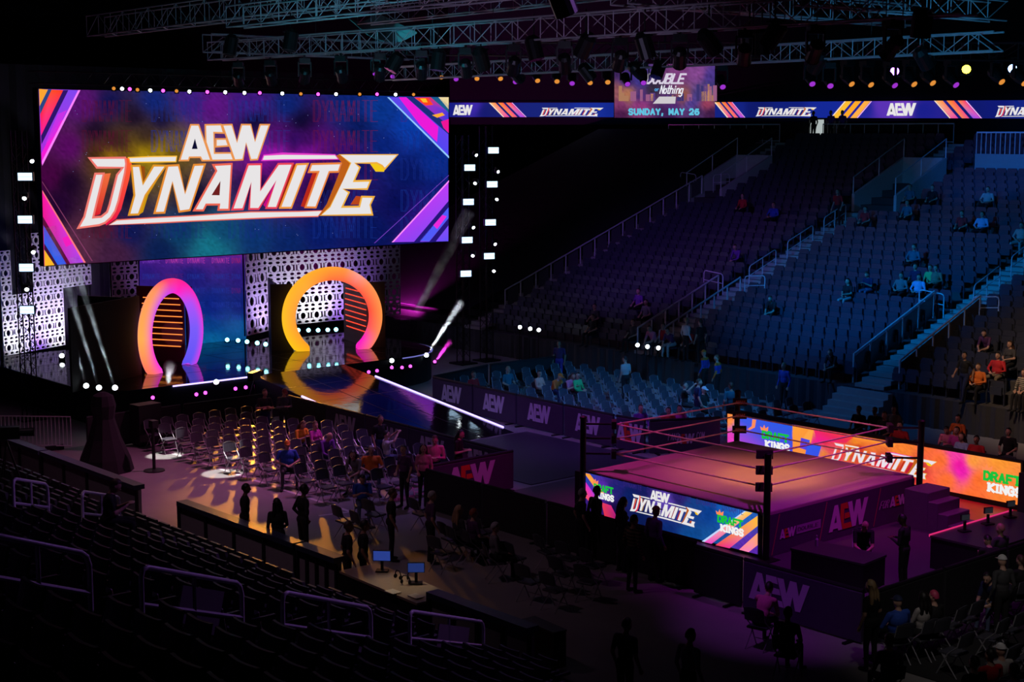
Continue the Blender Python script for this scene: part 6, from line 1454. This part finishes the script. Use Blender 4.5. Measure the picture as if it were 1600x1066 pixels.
pp('hold', 443, 612, -10, 'charcoal', 'person in a black and grey sleeved top beside the folded-arms person', sleeve='grey', trousers='black', skin=0, hair=('cap', 'red'), group=P1)
pp('sit_phone', 472, 664, 5, 'amber', 'person in a yellow tee sitting in the left chairs', trousers='navy', skin=0, hair=('long', 'brown'), group=P1)
pp('sit_f', 494, 667, 10, 'magenta', 'person in a magenta top sitting beside the yellow tee', trousers='black', skin=0, hair=('short', 'brown'), group=P1)
pp('sit_lean', 511, 683, -5, 'purple', 'bald person in dark purple leaning forward in the left chairs', trousers='navy', sleeve='purple', skin=0, hair=None, group=P1)
pp('sit_wide', 449, 698, -25, 'blue', 'large bearded person in a bright blue tee at the front edge of the left chairs', trousers='charcoal', skin=0, hair=('cap', 'orange'), group=P1)
pp('stand', 593, 655, 0, 'black', 'person in dark clothes standing by the ramp barricade', trousers='navy', skin=1, hair=('short', 'black'), group=P1)
pp('sit_up', 606, 682, 70, 'white', 'person in a white tee raising a phone, seen from behind', trousers='denim', skin=0, hair=('short', 'black'), group=P1)
pp('sit_lean', 553, 712, -60, 'grey', 'long haired person in grey bending over a phone in the left chairs', trousers='stone', skin=0, hair=('long', 'black'), group=P1)
pp('sit_wide', 580, 707, -35, 'orange', 'person in an orange tee sitting in the left chairs', trousers='denim', skin=0, hair=('short', 'grey'), group=P1)
pp('stand_f', 632, 702, -80, 'plum', 'person in dark clothes with a pinkish arm beside the orange tee', trousers='black', skin=0, hair=('short', 'black'), group=P1)
pp('stand_f', 662, 701, -50, 'pink', 'long haired person in pink at the magenta barricade', trousers='black', skin=0, hair=('long', 'brown'), group=P1)
pp('hold', 680, 686, -45, 'pink', 'big person in a bright pink tee behind the magenta barricade', sleeve='pink', trousers='black', skin=0, hair=('short', 'brown'), h=1.03, group=P1)
pp('hold', 716, 678, 30, 'black', 'long haired person in black standing in profile at the corner of the barricade', trousers='black', skin=0, hair=('long', 'black'), group=P1)
pp('sit_phone', 566, 748, -30, 'blue', 'person with a bright blue top in the front left chairs', trousers='denim', skin=0, hair=('short', 'black'), group=P1)
P2 = 'people in shadow on the near side'
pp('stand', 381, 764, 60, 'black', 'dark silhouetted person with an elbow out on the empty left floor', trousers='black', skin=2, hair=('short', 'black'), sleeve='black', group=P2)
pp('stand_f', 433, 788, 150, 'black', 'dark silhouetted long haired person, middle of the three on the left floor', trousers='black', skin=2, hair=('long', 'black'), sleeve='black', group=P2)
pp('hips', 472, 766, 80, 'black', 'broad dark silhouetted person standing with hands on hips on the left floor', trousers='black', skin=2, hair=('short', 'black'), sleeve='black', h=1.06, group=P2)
pp('stand', 541, 824, 70, 'black', 'person in a black tee seen from behind at the technical desk, left one', trousers='black', skin=0, hair=('short', 'brown'), group=P2)
pp('stand', 566, 822, 60, 'black', 'person in black at the technical desk, right one', trousers='black', skin=1, hair=('short', 'black'), group=P2)
pp('stand', 610, 772, 60, 'black', 'dark person standing behind the front left chairs', trousers='black', skin=1, hair=('short', 'brown'), group=P2)
pp('stand', 672, 776, 70, 'plum', 'dark purple lit person standing near the barricade', trousers='black', skin=0, hair=('short', 'grey'), group=P2)
pp('sit', 719, 801, 80, 'charcoal', 'blond person sitting behind the near barricade', trousers='black', skin=0, hair=('long', 'blond'), group=P2)
pp('sit', 742, 806, 80, 'plum', 'person beside the blond one behind the near barricade', trousers='black', skin=0, hair=('short', 'red'), group=P2)
pp('sit', 776, 828, 60, 'grey', 'person in a grey top sitting in the dark near chairs', trousers='black', skin=0, hair=('short', 'grey'), group=P2, sleeve='grey')
pp('stand', 907, 772, 70, 'black', 'grey haired person in black at the near corner of the ring', trousers='black', skin=0, hair=('short', 'grey'), group=P2)
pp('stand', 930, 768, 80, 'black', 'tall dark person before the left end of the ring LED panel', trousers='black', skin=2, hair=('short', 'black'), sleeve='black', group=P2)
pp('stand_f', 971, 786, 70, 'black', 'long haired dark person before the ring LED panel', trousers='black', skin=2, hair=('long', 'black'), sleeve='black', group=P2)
pp('stand', 988, 814, 85, 'plaid', 'person in a plaid shirt seen from behind before the ring LED panel', trousers='black', skin=1, hair=('short', 'black'), sleeve='plaid', group=P2)
pp('stand', 1022, 800, 85, 'purple', 'person in a dark jersey with pale hem bands before the ring LED panel', trousers='black', skin=1, hair=('cap', 'red'), sleeve='purple', group=P2)
pp('stand', 977, 978, 100, 'charcoal', 'dim person at the bottom centre of the picture', trousers='black', skin=0, hair=('short', 'brown'), group=P2)
pp('stand', 1076, 995, 90, 'stone', 'person in a pale grey top seen from behind at the bottom centre', trousers='black', skin=0, hair=('short', 'black'), sleeve='stone', group=P2)
pp('sit_lean', 1198, 925, 100, 'pink', 'person in pink crouching under the printed corner barricade', trousers='black', skin=0, hair=('short', 'black'), group=P2); pp('sit', 1232, 962, 110, 'black', 'dark person sitting near the corner barricade', trousers='black', skin=1, hair=('short', 'black'), group=P2)
def jersey():
    m = mat('cloth_jersey', (.02, .06, .40), .85); nt = m.node_tree; tc = nt.nodes.new('ShaderNodeTexCoord'); sx = nt.nodes.new('ShaderNodeSeparateXYZ'); r = nt.nodes.new('ShaderNodeValToRGB'); mm = nt.nodes.new('ShaderNodeMath'); mm.operation = 'MULTIPLY'; mm.inputs[1].default_value = .5
    r.color_ramp.interpolation = 'CONSTANT'; e = r.color_ramp.elements; e[0].color = (.02, .06, .40, 1); e[1].position = .49; e[1].color = (.75, .75, .75, 1)
    for p_, c in ((.505, (.75, .2, .03, 1)), (.52, (.75, .75, .75, 1)), (.535, (.02, .06, .40, 1)), (.69, (.8, .22, .03, 1))): q = e.new(p_); q.color = c
    nt.links.new(tc.outputs['Object'], sx.inputs[0]); nt.links.new(sx.outputs[2], mm.inputs[0]); nt.links.new(mm.outputs[0], r.inputs[0]); nt.links.new(r.outputs[0], nt.nodes['Principled BSDF'].inputs['Base Color']); return m
CLOTH['jersey'] = jersey()
P3 = 'people on the far floor seats'
pp('sit', 741, 588, 0, 'red', 'person in red sitting at the left end of the far floor chairs', trousers='black', skin=0, hair=('short', 'brown'), group=P3)
pp('sit_f', 844, 586, 5, 'peach', 'person in a peach top with dark hair in the far floor chairs', trousers='black', skin=0, hair=('short', 'black'), group=P3, sleeve='peach')
pp('sit_lean', 871, 590, 0, 'orange', 'person in an orange and navy top with an orange cap in the far floor chairs', trousers='navy', skin=0, hair=('cap', 'orange'), group=P3, sleeve='navy')
pp('sit_phone', 894, 588, 0, 'pink', 'person in pink with long hair beside the green top', trousers='black', skin=0, hair=('long', 'brown'), group=P3)
pp('sit_f', 904, 589, 5, 'green', 'person in a vivid green top in the far floor chairs', trousers='black', skin=0, hair=('short', 'black'), group=P3, sleeve='green')
pp('sit', 795, 580, 0, 'teal', 'teal lit person at the back of the far floor chairs', trousers='black', skin=0, hair=('short', 'blond'), group=P3)
pp('sit_up', 1072, 605, 30, 'black', 'person in black raising an arm near the far ring post', trousers='black', skin=0, hair=('cap', 'black') if False else ('short', 'black'), group=P3)
pp('stand', 1102, 552, -170, 'jersey', 'standing person in a blue jersey with an orange yoke, left of the pair', trousers='black', skin=0, hair=('cap', 'orange'), group=P3, sleeve='blue')
pp('stand', 1122, 560, -160, 'jersey', 'standing person in a blue jersey, right of the pair', trousers='black', skin=0, hair=('short', 'red'), group=P3, sleeve='orange')
pp('stand', 1090, 598, 60, 'navy', 'blue lit person standing before the jersey pair', trousers='navy', skin=0, hair=('short', 'brown'), group=P3); pp('sit', 1101, 612, 0, 'black', 'person in a printed black tee near the far ring post', trousers='black', skin=0, hair=('cap', 'white'), group=P3)
pp('stand', 1143, 604, 150, 'teal', 'teal lit person standing just left of the far ring post', trousers='black', skin=0, hair=('short', 'brown'), group=P3)
pp('sit', 1002, 641, -20, 'purple', 'purple lit person behind the ring ropes, left one', trousers='black', skin=0, hair=('short', 'brown'), group=P3, sleeve='purple'); pp('sit', 1045, 645, -30, 'red', 'red lit person behind the ring ropes, middle one', trousers='black', skin=0, hair=('short', 'black'), group=P3); pp('sit', 1062, 642, -30, 'magenta', 'magenta lit person behind the ring ropes, right one', trousers='black', skin=0, hair=('short', 'black'), group=P3)
pp('stand', 874, 537, -60, 'plum', 'purple lit person standing before the far seats at the left', trousers='purple', skin=1, hair=('short', 'black'), group=P3); pp('stand_f', 978, 562, 170, 'stone', 'dim person bending at the back of the far floor chairs', trousers='black', skin=0, hair=('short', 'black'), group=P3)
pp('stand', 1226, 572, -90, 'blue', 'blue lit person standing alone before the drape', trousers='black', skin=0, hair=('short', 'blond'), group=P3, sleeve='blue')
P4 = 'people behind the LED board'
for i, (x, y, c, hr, L) in enumerate([(1341, 643, 'black', 'black', 'dark haired person at the left of four behind the LED board'), (1366, 645, 'black', 'brown', 'second of four people behind the LED board'), (1381, 652, 'charcoal', 'brown', 'third of four people behind the LED board'), (1396, 643, 'khaki', 'black', 'right of four people behind the LED board, in khaki')]):
    pp('sit', x, y, -85, c, L, trousers='black', skin=0, hair=('short', hr), group=P4)
pp('sit_wide', 1405, 668, -80, 'red', 'broad person in a red and blue top behind the LED board beside the right post', trousers='black', skin=0, hair=('short', 'black'), group=P4, sleeve='red')
pp('sit_phone', 1480, 672, -80, 'pink', 'person in pale pink behind the LED board, left of the group of three', trousers='black', skin=0, hair=('short', 'black'), group=P4, sleeve='pink'); pp('sit', 1494, 676, -85, 'magenta', 'person in magenta in the middle of the group of three', trousers='black', skin=0, hair=('short', 'brown'), group=P4); pp('sit_f', 1502, 686, -85, 'lightblue', 'person in pale blue at the right of the group of three', trousers='black', skin=0, hair=('long', 'brown'), group=P4)
pp('sit', 1496, 657, -85, 'orange', 'person in an orange top a row behind the group of three', trousers='black', skin=1, hair=('short', 'black'), group=P4); pp('sit', 1525, 690, -80, 'red', 'red lit person right of the group of three', trousers='black', skin=1, hair=('short', 'black'), group=P4); pp('sit', 1575, 678, -80, 'black', 'person in a black printed tee at the right end behind the LED board', trousers='black', skin=0, hair=('short', 'black'), group=P4)
# on the far bank
P5 = 'people scattered on the far bank'
def bk(pose, px, py, shirt, label, face=-90, **kw):
    h = TH if POSE[pose]['z'] > .8 else SH
    p = at_slope(px, py, FY, FZ+h, FT); k = max(0, min(NROW-1, round((p[1]-FY-.25)/PITCHR))); y, z = frow(k); q = at(px, py, z=z+h)
    if pose.startswith('sit'): TAKEN.append((q[0], k))
    return person(pose, (q[0], y+.22 if pose.startswith('sit') else y-.1, z), face, shirt, label, group=P5, **kw)
bk('stand', 1001, 510, 'white', 'standing person in a white tee at the foot of the violet seats', face=80, trousers='black', sleeve='white', hair=('short', 'blond')); bk('stand', 1018, 514, 'black', 'standing person in black beside the white tee', face=170, trousers='black')
bk('sit', 993, 505, 'charcoal', 'dark person sitting behind the white tee', trousers='black'); bk('sit_lean', 916, 523, 'pink', 'person leaning over at the left foot of the violet seats', trousers='charcoal'); bk('sit_lean', 935, 528, 'plum', 'second leaning person at the foot of the violet seats', trousers='stone'); bk('sit', 949, 533, 'red', 'red lit person at the foot of the violet seats', trousers='black'); bk('sit', 967, 520, 'red', 'person in red with crossed arms near the foot of the violet seats', trousers='black'); bk('sit', 929, 497, 'black', 'dark person a few rows up in the violet seats', trousers='black'); bk('sit', 978, 476, 'charcoal', 'dim person in the violet seats, left of a pair', trousers='black'); bk('sit', 995, 476, 'grey', 'person in grey in the violet seats, right of a pair', trousers='black'); bk('sit', 1020, 455, 'purple', 'person in a dark top alone in the violet seats', trousers='black')
bk('sit_lean', 1164, 383, 'purple', 'lone violet lit person high in the violet seats', trousers='black', sleeve='purple')
bk('sit', 1254, 304, 'red', 'person in a bright red top high in the violet seats', trousers='black', sleeve='red'); bk('sit_wide', 1289, 318, 'blue', 'person in blue high in the violet seats', trousers='black', sleeve='blue'); bk('sit_f', 1308, 314, 'plum', 'long haired person in plum beside the one in blue', trousers='black', hair=('long', 'black'))
bk('stand', 1402, 296, 'red', 'small person in red in the upper stair opening', trousers='black'); bk('sit', 1416, 325, 'red', 'person in red beside the upper stair opening', trousers='black'); bk('sit', 1430, 318, 'teal', 'teal lit person beside the upper stair opening', trousers='black')
bk('sit_phone', 1366, 428, 'navy', 'person in navy in the middle of the blue seats, left of a pair', trousers='denim'); bk('sit_f', 1381, 436, 'black', 'person in black with pale trousers in the middle of the blue seats', trousers='stone', hair=('long', 'black'))
bk('sit_wide', 1440, 387, 'teal', 'broad teal lit person higher in the blue seats', trousers='black', sleeve='teal'); bk('sit', 1428, 419, 'navy', 'dark person at the left of the cluster in the blue seats', trousers='black'); bk('sit_wide', 1436, 430, 'grey', 'person in a grey top in the cluster in the blue seats', trousers='black', sleeve='grey'); bk('sit_wide', 1457, 433, 'lightblue', 'person in a light blue top in the cluster in the blue seats', trousers='black', sleeve='lightblue'); bk('sit', 1469, 419, 'green', 'person in a teal green top in the cluster in the blue seats', trousers='black'); bk('sit_wide', 1494, 418, 'khaki', 'person in khaki at the right of the cluster in the blue seats', trousers='black', sleeve='khaki')
bk('sit_lean', 1331, 543, 'black', 'person in black alone in the lower blue seats', trousers='black', skin=0); bk('sit_wide', 1563, 297, 'stone', 'person in a pale top below the balcony', trousers='black'); bk('sit', 1529, 292, 'black', 'person in black below the balcony, left of the pale top', trousers='black'); bk('sit', 1517, 290, 'teal', 'dim teal lit person leftmost below the balcony', trousers='black')
bk('sit', 1559, 332, 'red', 'person in red at the right edge of the upper blue seats', trousers='black'); bk('sit_wide', 1581, 334, 'lightblue', 'person in pale blue at the right edge of the upper blue seats', trousers='black', sleeve='lightblue'); bk('sit_wide', 1597, 354, 'stone', 'person in a pale top at the right edge of the blue seats', trousers='stone', sleeve='stone')
bk('sit_wide', 1551, 560, 'red', 'person in a red jersey on the warm lit seats', trousers='khaki', sleeve='red', hair=('short', 'black')); bk('sit_wide', 1576, 567, 'orange', 'person in an orange jersey beside the red jersey', trousers='black', sleeve='orange', hair=('short', 'brown')); bk('sit', 1528, 599, 'striped', 'person in a striped shirt on the warm lit seats', trousers='black', sleeve='striped'); bk('sit_lean', 1571, 513, 'plum', 'person leaning forward at the edge of the warm lit seats', trousers='black', hair=('short', 'black')); bk('sit_f', 1592, 538, 'charcoal', 'long haired person in dark grey on the warm lit seats', trousers='black', hair=('long', 'brown')); bk('sit', 1595, 588, 'black', 'person with bare arms at the right edge of the warm lit seats', trousers='black'); bk('sit', 1598, 625, 'stone', 'person in pale grey at the right edge low in the warm lit seats', trousers='black', sleeve='stone')
bk('walk', 1413, 572, 'black', 'usher in dark clothes coming down the stairs right of the blue seats', trousers='navy', skin=1, hair=('short', 'black')); bk('sit_lean', 1228, 462, 'black', 'dark person at the left end of the blue seats by the stairs', trousers='black')
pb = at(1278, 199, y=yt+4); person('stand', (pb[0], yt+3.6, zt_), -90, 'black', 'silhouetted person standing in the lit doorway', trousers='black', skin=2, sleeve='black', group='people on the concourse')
for i, x in enumerate((1298, 1316)): pb = at(x, 210, y=yt+2.2); person('stand', (pb[0], yt+2.2, zt_), -90, 'purple', ['dim purple lit person at the concourse railing, nearer the doorway', 'dim purple lit person at the concourse railing, farther from the doorway'][i], trousers='black', group='people on the concourse')
# lower right
P6 = 'people right of ringside'
pp('sit_lean', 1350, 822, -50, 'black', 'bald bearded person in black leaning on the timekeeper table', trousers='black', skin=0, hair=None, group=P6); pp('hold', 1415, 812, 190, 'black', 'dark person standing with papers beside the timekeeper table', trousers='black', skin=2, hair=('short', 'black'), sleeve='black', group=P6)
pp('sit', 1561, 830, 170, 'charcoal', 'blond person in a dark jacket at the commentary table', trousers='black', skin=0, hair=('short', 'blond'), group=P6, sleeve='charcoal'); pp('sit_phone', 1545, 846, 150, 'black', 'red lit person bending beside the blond one', trousers='black', skin=0, hair=('short', 'black'), group=P6)
pp('stand_f', 1364, 918, 170, 'black', 'blond long haired person in black standing at the corner of the black barricade', trousers='black', skin=0, hair=('long', 'blond'), group=P6)
pp('sit_wide', 1401, 944, 165, 'blue', 'person in a bright blue hoodie with a dark cap seen from behind', trousers='black', skin=0, hair=('cap', 'navy'), sleeve='blue', group=P6); pp('sit_f', 1440, 938, 170, 'stone', 'person in a pale lilac top with dark hair beside the blue hoodie', trousers='black', skin=0, hair=('long', 'black'), sleeve='stone', group=P6); pp('sit', 1457, 936, 170, 'black', 'person with pink hair in black', trousers='black', skin=0, hair=('short', 'pink'), sleeve='black', group=P6)
pp('sit_lean', 1548, 905, -100, 'navy', 'person in navy turned towards us with clasped hands', trousers='denim', skin=0, hair=('short', 'black'), group=P6); pp('stand', 1569, 878, 160, 'charcoal', 'person in a dark suit with a white cap seen from behind', trousers='black', skin=0, hair=('cap', 'white'), sleeve='charcoal', group=P6); pp('sit', 1593, 880, 160, 'black', 'brown haired person at the right edge by the barricade', trousers='black', skin=0, hair=('short', 'brown'), group=P6)
pp('sit', 1388, 1005, 150, 'plum', 'dim person in dark red at the lower right, nearest us', trousers='charcoal', skin=0, hair=('short', 'brown'), sleeve='plum', group=P6); pp('sit', 1545, 1028, 160, 'red', 'person in red orange with dark hair at the bottom right', trousers='black', skin=0, hair=('short', 'black'), sleeve='red', group=P6); pp('sit', 1562, 1020, 160, 'stone', 'person in grey with a white cap at the bottom right', trousers='black', skin=0, hair=('cap', 'white'), sleeve='stone', group=P6); pp('sit_wide', 1582, 1052, 160, 'lightblue', 'person in pale blue at the bottom right corner', trousers='black', skin=0, hair=('short', 'black'), sleeve='lightblue', group=P6); pp('sit', 1520, 1040, 160, 'black', 'dark haired person in black left of the red orange top', trousers='black', skin=0, hair=('short', 'black'), sleeve='black', group=P6)
# near bank
p = npt(172, 862); person('sit_phone', (p[0], p[1], p[2]), 60, 'black', 'dim red lit person sitting alone in the near bank', trousers='black', skin=0, hair=('short', 'brown'), group='people in the near bank')
p = npt(22, 790); person('stand', (p[0]-.3, p[1]-.5, p[2]), 75, 'black', 'dark camera operator at the left edge', trousers='black', skin=1, hair=('short', 'black'), sleeve='black', group='people in the near bank')
build_far_seats()
